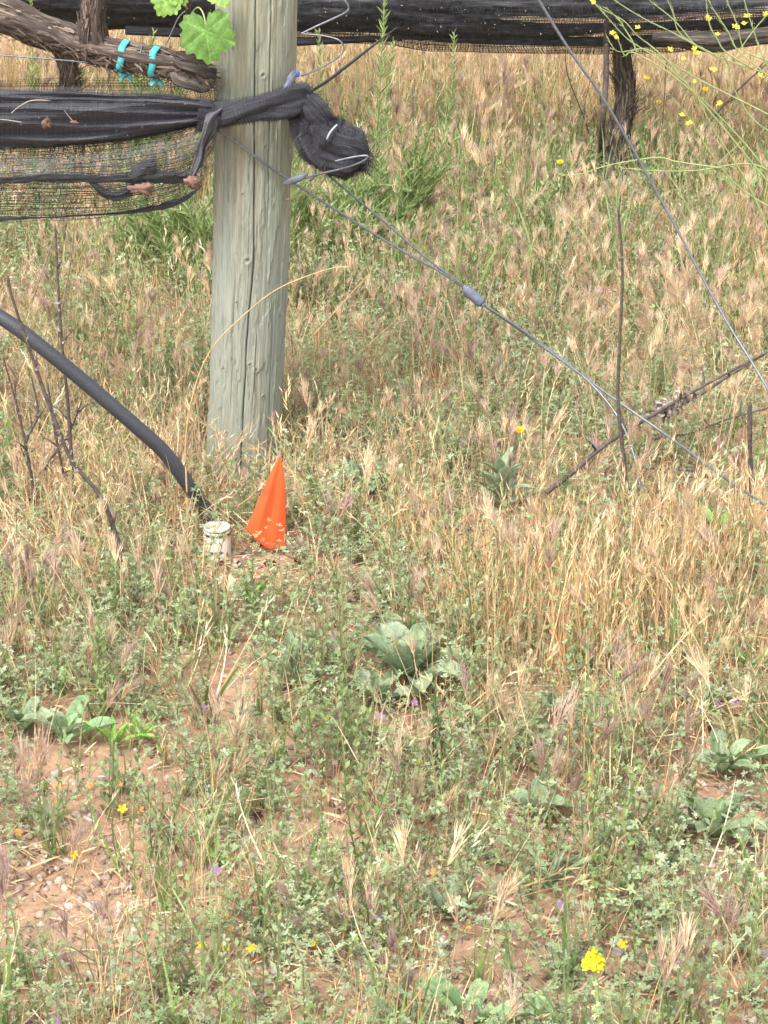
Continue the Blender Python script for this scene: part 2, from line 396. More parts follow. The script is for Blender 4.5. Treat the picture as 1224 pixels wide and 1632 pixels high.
def scatter(acc, protos, XY, scale, cols, jit=.12, tilt=.12, zoff=0.0, hs=None):
    """cols: (n,3,3) three colours per instance"""
    if hs is not None: XY = XY[rng.random(len(XY)) < .99]; cols = cols[:len(XY)]; px, py = proj(XY[:, 0], XY[:, 1]); scale = hmap(px, py)*hs*rng.uniform(.65, 1.35, len(XY))
    n = len(XY); which = rng.integers(0, len(protos), n); yaw = rng.uniform(0, 2*math.pi, n); tl = rng.normal(0, tilt, n); ta = rng.uniform(0, 2*math.pi, n)
    s = scale if not np.isscalar(scale) else np.full(n, scale)*rng.uniform(.8, 1.25, n)
    br = 1+rng.normal(0, jit, n)
    cy, sy = np.cos(yaw), np.sin(yaw); Rz = np.zeros((n, 3, 3)); Rz[:, 0, 0] = cy; Rz[:, 0, 1] = -sy; Rz[:, 1, 0] = sy; Rz[:, 1, 1] = cy; Rz[:, 2, 2] = 1
    ax = np.stack([np.cos(ta), np.sin(ta), 0*ta], 1); K = np.zeros((n, 3, 3)); K[:, 0, 2] = ax[:, 1]; K[:, 1, 2] = -ax[:, 0]; K[:, 2, 0] = -ax[:, 1]; K[:, 2, 1] = ax[:, 0]
    R = (np.eye(3)[None]+np.sin(tl)[:, None, None]*K+(1-np.cos(tl))[:, None, None]*(K@K))@Rz
    Zb = gz(XY[:, 0], XY[:, 1])*np.clip(1-(np.hypot(XY[:, 0], XY[:, 1]-4)-6)/10, 0, 1)+zoff
    B = np.column_stack([XY, Zb])
    for k, (V, Fc, W) in enumerate(protos):
        I = np.where(which == k)[0]
        if not len(I): continue
        VV = np.einsum('kij,vj->kvi', R[I]*s[I][:, None, None], V)+B[I][:, None, :]
        CC = np.einsum('vw,kwc->kvc', W, cols[I])*br[I][:, None, None]
        FF = Fc[None]+(np.arange(len(I))*len(V))[:, None, None]
        acc.add(VV.reshape(-1, 3), FF.reshape(-1, 3), CC.reshape(-1, 3))

# candidate points over everything the photo shows, with a margin for a step aside
def candidates(per_m2, y0=2.05, y1=10.0, margin=.7):
    area = (y1-y0)*2*(.158*(y1*cp+.62)+margin); n = int(per_m2*area)
    y = rng.uniform(y0, y1, n); x = rng.uniform(-1, 1, n)*(.158*(y1*cp+.62)+margin)
    half = .158*(y*cp+.62)
    keep = (np.abs(x) < half+margin) & ((np.abs(x) < half+.12) | (rng.random(n) < .45))
    return x[keep], y[keep]
def bl(px, py, cx, cy, rx, ry): return np.exp(-(((px-cx)/rx)**2+((py-cy)/ry)**2))
def ss(a, b, x): t = np.clip((x-a)/(b-a), 0, 1); return t*t*(3-2*t)
POSTX, POSTY = -.247, 4.0
def hmap(px, py):
    h = .62+.25*ss(420, 250, py)+.18*bl(px, py, 985, 1035, 300, 70)
    h = h*(1-.6*bl(px, py, 410, 930, 130, 90))*(1-.35*bl(px, py, 390, 800, 90, 60))*(1-.4*bl(px, py, 350, 935, 70, 50))*(1-.5*bl(px, py, 985, 330, 110, 50))*(1-.3*bl(px, py, 150, 780, 220, 80))*(1-.62*bl(px, py, 1080, 880, 280, 85))
    return h
def clear(x, y):
    px, py = proj(x, y); pr = 1.0
    for c in CLR: pr = pr*(1-.95*ss(1.5, .7, ((px-c[0])/(c[2]*.88))**2+((py-c[1]-6)/c[3])**2))
    return (rng.random(len(px)) < pr) & (np.hypot(x-POSTX, y-POSTY) > .07) & (np.hypot(x-PV[0], y-PV[1]) > .045)
PV = G(347, 884)
CLR = [(655, 1135, 80, 45), (608, 1165, 55, 30), (1150, 1280, 75, 48), (1138, 1380, 75, 48), (852, 1340, 62, 42), (905, 1190, 55, 30), (712, 1495, 60, 40), (875, 1455, 50, 36),
       (752, 1625, 80, 40), (100, 1215, 60, 28), (595, 815, 60, 28), (800, 850, 65, 32), (425, 915, 55, 40), (347, 925, 50, 48), (420, 925, 60, 40), (440, 1125, 50, 20), (1120, 865, 60, 25), (190, 1215, 60, 18), (950, 1580, 40, 60), (385, 790, 70, 26)]
def density(kind, x, y):
    px, py = proj(x, y); nz = fbm(x*3.2, y*3.2, seed=41, o=3); nz2 = fbm(x*9, y*9, seed=57, o=2)
    if kind == 'straw':
        d = .74*ss(1200, 900, py)*(1-.5*bl(px, py, 760, 640, 260, 110)) + 1.5*bl(px, py, 990, 1050, 300, 85)+.7*bl(px, py, 1130, 900, 200, 70) + .5*ss(420, 300, py)
        d += .6*bl(px, py, 150, 620, 260, 200)+.4*bl(px, py, 540, 800, 130, 80)+ .30*ss(1000, 1150, py)
        d *= 1-.75*bl(px, py, 420, 1130, 330, 130)
        d *= 1-.8*bl(px, py, 100, 1500, 250, 130)-.7*bl(px, py, 160, 1265, 150, 40)-.5*bl(px, py, 790, 1490, 110, 60)
        return d*(1+2.2*nz)
    if kind == 'brome':
        d = .95*bl(px, py, 960, 480, 420, 170)+.34*ss(950, 600, py)+.10+.75*bl(px, py, 880, 1260, 260, 90)+.30*bl(px, py, 1130, 1350, 200, 180)
        d += .30*bl(px, py, 120, 1010, 220, 90)+.07*ss(1150, 1300, py)+.5*bl(px, py, 60, 1230, 90, 100)+.45*bl(px, py, 1180, 1010, 120, 120)+.3*bl(px, py, 650, 800, 250, 90)
        d *= 1-.6*bl(px, py, 100, 1500, 250, 130)-.6*bl(px, py, 170, 1265, 130, 35)
        return d*(1+2.6*nz2)
    if kind == 'clover':
        d = .9*bl(px, py, 330, 1060, 450, 110)+.75*bl(px, py, 720, 660, 340, 130)+.5*bl(px,py,200,620,250,120)+.60+.3*bl(px, py, 800, 940, 400, 90)-.35*ss(400, 250, py)
        d *= 1-.85*bl(px, py, 150, 1255, 170, 45)-.9*bl(px, py, 90, 1480, 230, 130)-.6*bl(px, py, 400, 1560, 200, 40)-.6*bl(px, py, 790, 1470, 110, 60)-.7*bl(px, py, 300, 1420, 170, 60)-.8*bl(px, py, 120, 790, 240, 70)
        d *= 1-.6*bl(px, py, 1040, 1040, 280, 80)
        return d*(1+2.2*nz)*(1-.18*ss(900, 700, py))
    if kind == 'weed':
        d = .30+.8*bl(px, py, 450, 1130, 420, 150)+.5*bl(px, py, 1000, 1420, 300, 180)+.3*bl(px, py, 700, 1400, 300, 150)+.35*bl(px, py, 500, 440, 300, 120)+.5*ss(430, 200, py)
        d *= 1-.8*bl(px, py, 110, 1480, 190, 130)-.7*bl(px, py, 150, 1255, 170, 45)
        return d*(1+2.6*nz2)
    if kind == 'tuft':
        return (.18+.5*bl(px, py, 240, 1180, 150, 50)+.5*bl(px, py, 640, 300, 400, 120)+.2*bl(px, py, 420, 1390, 250, 90)+.2*ss(1200, 1350, py))*(1+2.5*nz2)
    if kind == 'litter': return .5+2.5*bl(px, py, 420, 905, 130, 50)+.6*bl(px, py, 150, 800, 300, 150)+nz
    if kind == 'leafbit': return .02+.9*bl(px, py, 60, 770, 230, 110)+.35*bl(px, py, 560, 900, 160, 50)+.4*bl(px, py, 1130, 1090, 190, 70)+.15*bl(px, py, 60, 960, 150, 80)+.25*bl(px, py, 1120, 330, 120, 60)
    if kind == 'crumb': return .3+ss(1150, 1300, py)*.8+nz
def pick(kind, per_m2, **kw):
    x, y = candidates(per_m2, **kw); d = density(kind, x, y); k = (rng.random(len(x)) < d) & (clear(x, y) if kind not in ('litter', 'crumb', 'leafbit') else np.hypot(x-PV[0], y-PV[1]) > .03)
    return np.column_stack([x[k], y[k]])
def pal(n, A, Bc, Cc, XY=None, seed=0):
    """each of A,B,C is a list of colours to choose between, blended at random"""
    out = np.zeros((n, 3, 3))
    for q, L in enumerate((A, Bc, Cc)):
        L = np.array(L, float); t = rng.random(n)
        i = rng.integers(0, len(L), n); j = rng.integers(0, len(L), n); out[:, q] = L[i]*t[:, None]+L[j]*(1-t[:, None])
    return out

STR = [(.68, .49, .27), (.72, .56, .35), (.60, .42, .22), (.78, .66, .47), (.50, .36, .22)]
ORG = [(.64, .42, .21), (.70, .48, .26), (.58, .37, .19)]
HEAD = [(.60, .42, .26), (.62, .46, .28), (.54, .38, .25), (.36, .22, .19), (.68, .54, .35), (.64, .48, .28)]
AWN = [(.70, .55, .38), (.74, .60, .42), (.64, .48, .35), (.50, .35, .30), (.72, .58, .38)]
GRN = [(.22, .29, .12), (.28, .35, .15), (.19, .26, .09), (.34, .39, .20)]
GREY = [(.25, .32, .18), (.31, .37, .22), (.20, .27, .12), (.38, .43, .28)]
STEM = [(.30, .28, .14), (.36, .24, .14), (.25, .29, .13)]
BGR = [(.18, .30, .07), (.22, .34, .10), (.26, .36, .14)]

def stuff(name, label, cat, acc, mat):
    return tag(acc.build(name, mat), label, cat, None, 'stuff')

a = Acc(); XY = pick('litter', 5200, y1=7.5, margin=.4); scatter(a, [p_litter() for _ in range(30)], XY, .85, pal(len(XY), STR+[(.30, .22, .16), (.24, .17, .13)], STR, STR), .2, .1)
stuff('dry_litter', 'short bits of straw lying flat on the reddish soil', 'litter', a, M_straw)
a = Acc(); XY = pick('leafbit', 1500, y1=7); scatter(a, [p_leafbit() for _ in range(16)], XY, 1.0, pal(len(XY), [(.13, .085, .075), (.20, .13, .11), (.09, .065, .06), (.26, .19, .16)], STR, STR), .2, .5)
stuff('leaf_litter', 'crumpled dark brown dead leaves lying in the weeds', 'dead leaves', a, M_crumb)
a = Acc(); XY = pick('crumb', 6500, y1=6, margin=.3); scatter(a, [p_crumb() for _ in range(24)], XY, 1.0, pal(len(XY), [(.34, .23, .155), (.42, .30, .22), (.26, .17, .12), (.48, .41, .35), (.22, .16, .13)], STR, STR), .15, .6)
stuff('soil_crumbs', 'small crumbs and grit on the bare reddish soil', 'soil crumbs', a, M_crumb)

a = Acc()
XY = pick('straw', 330); scatter(a, [p_straw(12, .08, .24, .05, .28) for _ in range(14)], XY, 1.0, pal(len(XY), STR, ORG, STR), .16, .14, hs=1.0)
x, y = candidates(420, y0=3.1, y1=5.2, margin=.3); px, py = proj(x, y); k = rng.random(len(x)) < 1.15*bl(px, py, 985, 1030, 310, 80)*(1+1.5*fbm(x*4, y*4, seed=99, o=2))+.8*bl(px, py, 1120, 930, 150, 40); XY = np.column_stack([x[k], y[k]])
scatter(a, [p_straw(18, .11, .19, .04, .16, .5) for _ in range(10)], XY, 1.0, pal(len(XY), ORG, ORG+STR[:2], STR), .13, .12)
x, y = candidates(230, y0=6.4, y1=12.5, margin=.5); XY = np.column_stack([x, y])
scatter(a, [p_straw(16, .16, .30, .05, .16, .8) for _ in range(10)], XY, 1.0, pal(len(XY), STR, [(.62, .46, .28), (.5, .42, .24)], STR), .1, .05)
x, y = candidates(900, y0=2.2, y1=5.2, margin=.3); px, py = proj(x, y); k = (rng.random(len(x)) < .95*bl(px, py, 180, 800, 300, 120)+1.2*bl(px, py, 430, 800, 230, 65)+.3*bl(px, py, 950, 1180, 400, 90)+.06) & clear(x, y); XY = np.column_stack([x[k], y[k]])
scatter(a, [p_straw(7, .05, .15, .03, .4, .5) for _ in range(12)], XY, 1.0, pal(len(XY), STR, STR+[(.38, .27, .18)], STR), .2, .9, zoff=.012)
stuff('dry_grass', 'dense straw coloured dry grass stems standing across the field', 'dry grass', a, M_straw)

a = Acc()
XY = pick('brome', 340, y0=3.0); px, py = proj(XY[:, 0], XY[:, 1])
scatter(a, [p_brome(random.randint(2, 3), .11, .22, U(.25, .42)) for _ in range(18)], XY, 1.0, pal(len(XY), STR+GRN[:1], HEAD, AWN), .18, .26, hs=1.02)
XY = pick('brome', 230, y1=3.9)
scatter(a, [p_brome(random.randint(1, 3), .05, .13, U(.22, .40)) for _ in range(14)], XY, .88, pal(len(XY), STR+GRN[:2], HEAD+[(.30, .18, .18)], AWN+[(.42, .28, .28)]), .1, .25)
stuff('brome_grass', 'brome grass with feathery pinkish tan seed heads', 'brome grass', a, M_straw)

a = Acc()
XY = pick('clover', 420, y1=7.5); scatter(a, [p_clover(random.randint(4, 6), .05, .12, (.5, 1.3), .0060, .008) for _ in range(14)], XY, 1.0, pal(len(XY), GREY, GRN, STEM), .12, .1)
XY = pick('clover', 200, y1=7.5); scatter(a, [p_clover(3, .08, .15, (.1, .6), .0062) for _ in range(8)], XY, 1.0, pal(len(XY), GREY, GRN, STEM), .12, .1)
stuff('clover_cover', 'sprawling grey green clover with tiny leaflets covering the ground', 'ground cover', a, M_leaf)

a = Acc()
XY = pick('weed', 240, y1=9); scatter(a, [p_weed(random.randint(1, 4), .06, .16, U(.002, .0035), U(.012, .02)) for _ in range(14)], XY, 1.0, pal(len(XY), GRN, GREY+BGR[:1], STEM), .12, .1)
stuff('leafy_weeds', 'small upright leafy green weeds among the dry grass', 'weeds', a, M_leaf)
a = Acc()
XY = pick('tuft', 130, y1=9); scatter(a, [p_tuft(random.randint(6, 12), .04, .13) for _ in range(10)], XY, 1.0, pal(len(XY), BGR, GRN, GRN), .12, .1)
XY = XY[proj(XY[:, 0], XY[:, 1])[1] < 520]; scatter(a, [p_tuft(9, .12, .24) for _ in range(6)], XY+.03, 1.0, pal(len(XY), GRN, BGR, GRN), .12, .1)
stuff('green_grass', 'small tufts of fresh green grass blades', 'grass', a, M_leaf)

# ------------------------------------------------------------------ wooden end post
def post_path(z): return np.array([-.2620+(z+.2)*.0520+.004*math.sin(z*4), 4.0, z])
nz_, nk = 700, 300
def post_disp(TH, L, r):
    z = L-.2; u = TH*.0655; tp_ = .0035*ss(.75, 0, z)
    a = np.arctan2(np.sin(TH), np.cos(TH))
    # main drying crack down the face (front is TH ~ FR)
    d = .0011*fbm(u*180, L*6, seed=61, o=4)*2 + .004*fbm(u*12, L*3, seed=62, o=2)
    for (c0, w, dep, zl, zh, sd) in POSTCR:
        cc = c0+.16*fbm(L*5, 0*L, seed=sd, o=4)+.02*np.sin(L*9+sd)
        dist = np.abs(np.arctan2(np.sin(TH-cc), np.cos(TH-cc)))
        m = ss(zl, zl+.06, z)*(1-ss(zh-.06, zh, z))
        d = d-dep*np.exp(-(dist/w)**2)*m
    for (c0, z0, s_) in KNOTS:
        dd = np.hypot((TH-c0)*.0655, z-z0)/s_; d = d+.0016*np.exp(-((dd-1)/.35)**2)-.003*np.exp(-(dd/.5)**2)
    fl = fbm(u*90, L*11, seed=66, o=4); d = d+.0016*ss(.0, .03, fl)    # raised flakes of the grey skin
    return d-tp_
FR = math.pi    # tube angle that faces the camera (set for this up vector)
POSTCR = [(FR+.06, .013, .014, -.1, 1.7, 71), (FR-.35, .014, .004, .1, .42, 72), (FR+.45, .014, .005, .45, .9, 73), (FR-.75, .012, .004, .35, .8, 74), (FR+.75, .012, .004, 0, .35, 75), (FR+.28, .010, .004, .12, .30, 76), (FR-.12, .010, .003, .5, .75, 77), (FR-.5, .010, .003, .72, 1.2, 78)]
KNOTS = [(FR+.55, .16, .003), (FR-.3, .33, .0025), (FR+.35, .6, .004), (FR-.2, .52, .003), (FR-.45, .09, .003), (FR+.25, .72, .005), (FR-.05, .405, .006), (FR-.62, .205, .004), (FR+.3, .21, .004), (FR+.12, .22, .003)]
zs = np.linspace(-.2, 1.62, 12)
V, Fc, UV = tube([post_path(z) for z in zs], .0655, nz_, nk, post_disp, 1.0, True, up=[0, 1, 0])
TH = UV[:, 0]*2*math.pi; z = UV[:, 1]-.2
st = fbm(TH*7, z*2.2, seed=81, o=3)
C = np.ones((len(V), 3)); flk = fbm(TH*.0655*90, UV[:, 1]*11, seed=66, o=4); C = C*(1+.22*ss(.0, .03, flk)-.05-.45*np.exp(-((flk+.004)/.010)**2))[:, None]
warm = ss(.40, .62, z+.35*fbm(TH*9, z*1.5, seed=83, o=3)); C = C*(1-warm[:, None])+np.array([1.08, 1.0, .88])*warm[:, None]
grn = ss(.33, .0, z)*.9; C = C*(1-.35*grn[:, None])+np.array([.78, .92, .78])*.35*grn[:, None]
sn = (ss(.06, .16, fbm(TH*14, z*1.7, seed=85, o=3))*ss(.30, .55, z))[:, None]; C = C*(1-.55*sn)+C*np.array([.62, .47, .33])*.55*sn
for (c0, w, dep, zl, zh, sd) in POSTCR:
    cc = c0+.16*fbm(UV[:, 1]*5, 0*z, seed=sd, o=4)+.02*np.sin(UV[:, 1]*9+sd); dist = np.abs(np.arctan2(np.sin(TH-cc), np.cos(TH-cc)))
    m = (ss(zl, zl+.06, z)*(1-ss(zh-.06, zh, z))*np.exp(-(dist/(w*.75))**2))[:, None]; C = C*(1-m*(.85 if dep > .01 else .6))
for (c0, z0, s_) in KNOTS:
    dd = np.hypot((TH-c0)*.0655, z-z0)/s_; C = C*(1-.75*np.exp(-(dd/.55)**2)[:, None])
post = mesh_np('wooden_post', V, Fc, np.clip(C, 0, 1.3), UV, M_post, None, True); origin_to(post, post_path(0))
tag(post, 'thick weathered grey round timber post with a long crack', 'post')

# ------------------------------------------------------------------ nets
def strands(acc, fn, nu, nvl, su, sv, w, C=(.03, .031, .036), jit=.0, seed=0, keep=None):
    """fn(u,v) arrays -> xyz. nvl threads along u (sampled su), nu threads along v (sampled sv)"""
    for (nl, ns, along) in ((nvl, su, 0), (nu, sv, 1)):
        q = np.linspace(0, 1, nl); t = np.linspace(0, 1, ns); Q, T = np.meshgrid(q, t, indexing='ij')
        Q2 = Q+jit*(fbm(T*14, Q*37, seed=seed+along, o=3))/max(1, 1)
        Pm = fn(T, Q2) if along == 0 else fn(Q2, T)
        e = 1e-3; Pn = fn(T, Q2+e) if along == 0 else fn(Q2+e, T)
        s = Pn-Pm; s /= np.linalg.norm(s, axis=2)[..., None]+1e-12
        ww = w*(1 if along == 0 else .8)*(1+.5*np.sin(Q*911))[..., None]
        A = Pm-s*ww; B = Pm+s*ww; n0 = nl*ns
        i, j = np.meshgrid(np.arange(nl), np.arange(ns-1), indexing='ij'); a_ = i*ns+j
        f = np.stack([a_, a_+1, a_+1+n0, a_+n0], -1)
        if keep is not None:
            kk = keep(T, Q2) if along == 0 else keep(Q2, T); f = f[(kk[:, :-1] & kk[:, 1:])]
        acc.add(np.vstack([A.reshape(-1, 3), B.reshape(-1, 3)]), f.reshape(-1, 4), C)
def grid_threads(acc, Gd, su, sv, w, off, C, c0=None):
    """fine threads laid over a grid surface (nu,nv,3), closed in v"""
    nu, nv = Gd.shape[:2]; cen = Gd.mean(axis=1, keepdims=True); N = Gd-cen; N = N/(np.linalg.norm(N, axis=2)[..., None]+1e-9); S = Gd+N*off
    def put(Pl):
        t = np.gradient(Pl, axis=0); nn = Pl-Pl.mean(axis=0)
        s = np.cross(t, N0[:len(t)]); s /= np.linalg.norm(s, axis=1)[:, None]+1e-9; m = len(Pl); V = np.vstack([Pl-s*w, Pl+s*w]); i_ = np.arange(m-1)
        acc.add(V, np.stack([i_, i_+1, i_+1+m, i_+m], 1), np.array(C)*U(.6, 1.5))
    for j_ in range(0, nv, sv): N0 = N[:, j_]; put(S[:, j_])
    for i_ in range(0, nu, su): N0 = np.roll(N[i_], 0, axis=0); put(S[i_])
def interp(x, tab):
    tab = np.array(tab, float); return np.interp(x, tab[:, 0], tab[:, 1])
def Pv(px, py, Y):
    px, py, Y = np.broadcast_arrays(np.asarray(px, float), np.asarray(py, float), np.asarray(Y, float))
    a = (px-612)/F; b = (816-py)/F; dy = cp+b*sp; t = Y/dy
    return np.stack([a*t, Y, CAMZ+(-sp+b*cp)*t], -1)
def fringe(acc, pts, n, L, w=.0005, C=(.03, .031, .036), dr=None):
    """loose thread ends"""
    pts = np.asarray(pts)
    for _ in range(n):
        o_ = pts[random.randrange(len(pts))]; d = rdir(U(.2, 2.6), U(0, 6.3)) if dr is None else np.array(dr)+np.array([U(-.6, .6) for _ in range(3)]); d = d/np.linalg.norm(d)
        p_, _ = blade_pts(o_, d, L*U(.4, 1.3), U(.5, 2.6), 5); V, f = ribbon(p_, [w]*6, perp(d)); acc.add(V, f, C)

net = empty('bird_netting', P(-60, 240, 3.95), 'black bird netting gathered under the vine arm and tied round the wooden post', 'netting')
TOP = [(-420, 150), (0, 146), (150, 150), (250, 152), (300, 158), (350, 166)]
BOT = [(-420, 246), (0, 238), (100, 233), (200, 224), (270, 211), (310, 201), (350, 193)]
def fold_surface(u, v):      # v around the flattened roll
    px = -420+775*u; t = interp(px, TOP); b_ = interp(px, BOT); c = (t+b_)/2; h = (b_-t)/2
    an = v*2*math.pi
    rip = 1+.06*np.sin(an*5+6*np.sin(u*2.2)+u*4)+.05*fbm(an*.8, u*8, seed=6, o=3)
    py = c-h*np.cos(an)*rip+2.5*fbm(u*14, np.cos(an)*1.2, seed=5, o=3)
    Y_ = 3.915-np.sin(an)*h*.00105*.75*rip+.022*(1-.55*u)*(np.abs(np.sin(an*2.6+4.2*u+1.8*fbm(u*3, an*.3, seed=9, o=2)))**.7-.5)+.014*(np.abs(np.sin(an*5.3-5*u+2.5*fbm(u*4, an*.5, seed=19, o=2)))**.6-.5)
    return Pv(px, py, Y_)
nu_, nv_ = 300, 140
uu, vv = np.meshgrid(np.linspace(0, 1, nu_), np.linspace(0, 1, nv_, endpoint=False), indexing='ij')
Vf = fold_surface(uu, vv).reshape(-1, 3); i, j = np.meshgrid(np.arange(nu_-1), np.arange(nv_), indexing='ij'); a_ = i*nv_+j; b_ = i*nv_+(j+1) % nv_
mesh_np('gathered_roll', Vf, np.stack([a_, b_, b_+nv_, a_+nv_], -1).reshape(-1, 4), None, np.column_stack([uu.ravel(), vv.ravel()]), M_net, net, True)
a = Acc(); grid_threads(a, Vf.reshape(nu_, nv_, 3), 2, 2, .00028, .0016, (.075, .075, .09)); grid_threads(a, Vf.reshape(nu_, nv_, 3), 3, 3, .0003, .0045, (.05, .05, .06)); a.build('surface_threads', M_threadc, net)
# open mesh hanging below, front and back layers, and the sheer strip above
BB = [(-420, 356), (0, 350), (100, 345), (200, 340), (280, 322), (322, 296), (338, 262), (345, 215)]
def bag(off, amp, sd):
    def fn(u, v):
        px = -420+765*u; t = interp(px, BOT)-12; bt = interp(px, BB); py = t+(bt-t)*v
        py = py+5*np.sin(px*.012+v*5+sd)*v+7*fbm(px*.011, v*3, seed=90+sd, o=3)*(v*(1.4-v))
        Y_ = 3.93+off-amp*np.sin(v*math.pi)+.012*fbm(px*.02, v*4, seed=95+sd, o=3)
        return Pv(px, py, Y_)
    return fn
a = Acc(); TC = (.03, .031, .036)
strands(a, bag(0, .045, 1), 120, 44, 260, 40, .00052, jit=.05, seed=1)
strands(a, bag(.05, -.05, 2), 95, 34, 260, 40, .0005, jit=.07, seed=7)
def sheer(off, sd):
    def fn(u, v):
        px = -420+765*u; py = interp(px, [(-420, 130), (0, 128), (120, 124), (200, 124), (260, 122), (330, 128)])*(1-v)+interp(px, TOP)*v+2*v+2*fbm(px*.02, v*3, seed=sd)
        return Pv(px, py, 3.94+off+.02*np.sin(v*3))
    return fn
strands(a, sheer(0, 3), 160, 8, 200, 14, .0004, jit=.02, seed=21); strands(a, sheer(.04, 4), 150, 7, 200, 14, .0004, jit=.03, seed=25)
mo = a.build('open_mesh', M_thread, net)
def dtube(name, pts, rad, parent, n=60, k=22, amp=.18, flat=1, mat=None, twist=40):
    def dsp(TH, L, r): return r*amp*(np.sin(TH*4+L*twist)+.5*np.sin(TH*7-L*twist*.7)+2*fbm(TH*2.2+L*twist*.3, L*40, seed=int(abs(pts[0][0])*997) % 91, o=3))
    return tube_obj(name, pts, rad, mat or M_net, n, k, dsp, flat, parent)
px_ = [(-400, 290), (-150, 290), (0, 287), (80, 283), (160, 285), (230, 281), (290, 282), (312, 284)]
dtube('hem', [P(x, y, 3.90) for x, y in px_], [.003, .0035, .004, .005, .004, .0075, .006, .004], net, 140, 20, .6, .6)
dtube('hem', [P(x, y, 3.90) for x, y in [(140, 288), (155, 298), (170, 308), (190, 311), (215, 300), (232, 290)]], [.002, .004, .005, .005, .006, .004], net, 60, 18, .5, .6)
dtube('snag', [P(x, y, 3.895) for x, y in [(205, 284), (222, 274), (238, 262), (247, 248)]], [.004, .010, .008, .0015], net, 30, 14, .5, .5)
dtube('hem', [P(x, y, 3.93) for x, y in [(-400, 352), (-200, 352), (0, 349), (60, 347), (170, 341), (240, 333), (285, 321), (322, 296)]], [.0008, .0012, .0022, .0008, .0012, .0028, .0032, .001], net, 160, 16, .8, .6)
dtube('hanging_fold', [P(x, y, Y_) for x, y, Y_ in [(350, 176, 3.905), (338, 190, 3.890), (331, 208, 3.886), (322, 232, 3.892), (317, 255, 3.886), (308, 276, 3.89), (301, 292, 3.892)]], [.012, .015, .013, .0095, .011, .0085, .003], net, 80, 34, .30, .55, None, 26)
# twisted band over the face of the post
wrap = [P(318, 183, 3.91), P(340, 187, 3.905), P(362, 183, 3.893), P(398, 174, 3.889), P(430, 168, 3.893), P(458, 164, 3.903), P(478, 160, 3.925), P(492, 163, 3.955)]
def wdisp(TH, L, r):
    ph = TH*3+L*46; return r*(.20*np.sin(ph)+.10*np.sin(TH*5+L*60+1)+.06*np.sin(TH*13+L*75)+.35*fbm(TH*2+L*20, L*50, seed=4, o=3))
wrapo = tube_obj('twisted_band', wrap, [.022, .019, .0175, .018, .021, .024, .026, .022], M_net, 150, 56, wdisp, .55, net)
# knot hanging on the right of the post
knot = [P(482, 160, 3.93), P(494, 178, 3.925), P(500, 205, 3.925), P(520, 228, 3.925), P(545, 240, 3.92), P(566, 246, 3.92), P(584, 252, 3.92)]
def kdisp(TH, L, r): return r*(.10*np.sin(TH*5+L*30)+.06*np.sin(TH*11-L*70)+.05*np.sin(TH*19+L*40)+.55*fbm(TH*1.7, L*28, seed=14, o=4))
tube_obj('knotted_end', knot, [.020, .031, .036, .040, .039, .036, .012], M_net, 130, 70, kdisp, .8, net)
a = Acc()
for (pth_, rd_, n__, k__, dd_, fl_) in ((wrap, [.022, .019, .0175, .018, .021, .024, .026, .022], 150, 56, wdisp, .55), (knot, [.020, .031, .036, .040, .039, .036, .012], 130, 70, kdisp, .8)):
    Vt = tube(pth_, rd_, n__, k__, dd_, fl_, False)[0].reshape(n__, k__, 3)
    grid_threads(a, Vt, 2, 2, .00026, .0012, (.045, .045, .055)); grid_threads(a, Vt, 3, 3, .0003, .0035, (.03, .03, .038))
a.build('surface_threads', M_threadc, net)
a = Acc()
def around(pts, rad, n):
    R = resample(np.column_stack([pts, rad]), 60); out = []
    for _ in range(n):
        i_ = random.randrange(60); d = rdir(U(0, 3.14), U(0, 6.3)); out.append(R[i_, :3]+d*R[i_, 3]*.85)
    return out
fringe(a, around(knot, [.020, .031, .036, .040, .039, .036, .012], 600), 1500, .024, .00035)
fringe(a, around([P(575, 235, 3.92), P(583, 250, 3.92), P(580, 265, 3.92), P(560, 270, 3.92), P(530, 262, 3.92), P(505, 248, 3.92), P(485, 235, 3.92)], [.006]*7, 300), 900, .022, .00035)
fringe(a, around(wrap, [.018]*8, 200), 110, .014, .00028)
fringe(a, around([P(330, 200, 3.885), P(318, 245, 3.885), P(306, 285, 3.885)], [.009]*3, 80), 120, .012, .00035)
a.build('frayed_threads', M_thread, net)
tube_obj('white_tie', [P(521, 222, 3.875), P(525, 213, 3.873), P(531, 205, 3.876), P(537, 199, 3.886)], .0016, M_string, 16, 6, None, 1, net)
tube_obj('lifted_flap', [P(455, 160, 3.905), P(459, 143, 3.905), P(466, 128, 3.915), P(472, 118, 3.93)], [.010, .011, .008, .003], M_grip, 30, 14, None, .45, net)

def dead_leaf(pts, Y_, label, curl=.003):
    c = np.mean([P(x, y, Y_) for x, y in pts], axis=0); ring = resample([P(x, y, Y_) for x, y in pts]+[P(*pts[0], Y_)], 25)[:-1]; ring = c+(ring-c)*np.array([[U(.8, 1.15)] for _ in ring])
    V = [c+[0, -curl, 0]]; k = len(ring)
    for i_, q in enumerate(ring): V.append((q+c)/2+[0, -curl*.8+U(-.002, .002), 0])
    for i_, q in enumerate(ring): V.append(q+[0, curl*math.sin(i_*1.3)*.6, 0])
    f = [(0, 1+i_, 1+(i_+1) % k) for i_ in range(k)]
    for i_ in range(k): n_ = (i_+1) % k; f += [(1+i_, 1+k+i_, 1+k+n_), (1+i_, 1+k+n_, 1+n_)]
    o_ = mesh_np('dead_leaf', V, f, None, None, M_deadleaf, None, True); origin_to(o_, c)
    sol = o_.modifiers.new('thickness', 'SOLIDIFY'); sol.thickness = .0006
    return tag(o_, label, 'dead leaf', 'dead leaves caught in the netting')
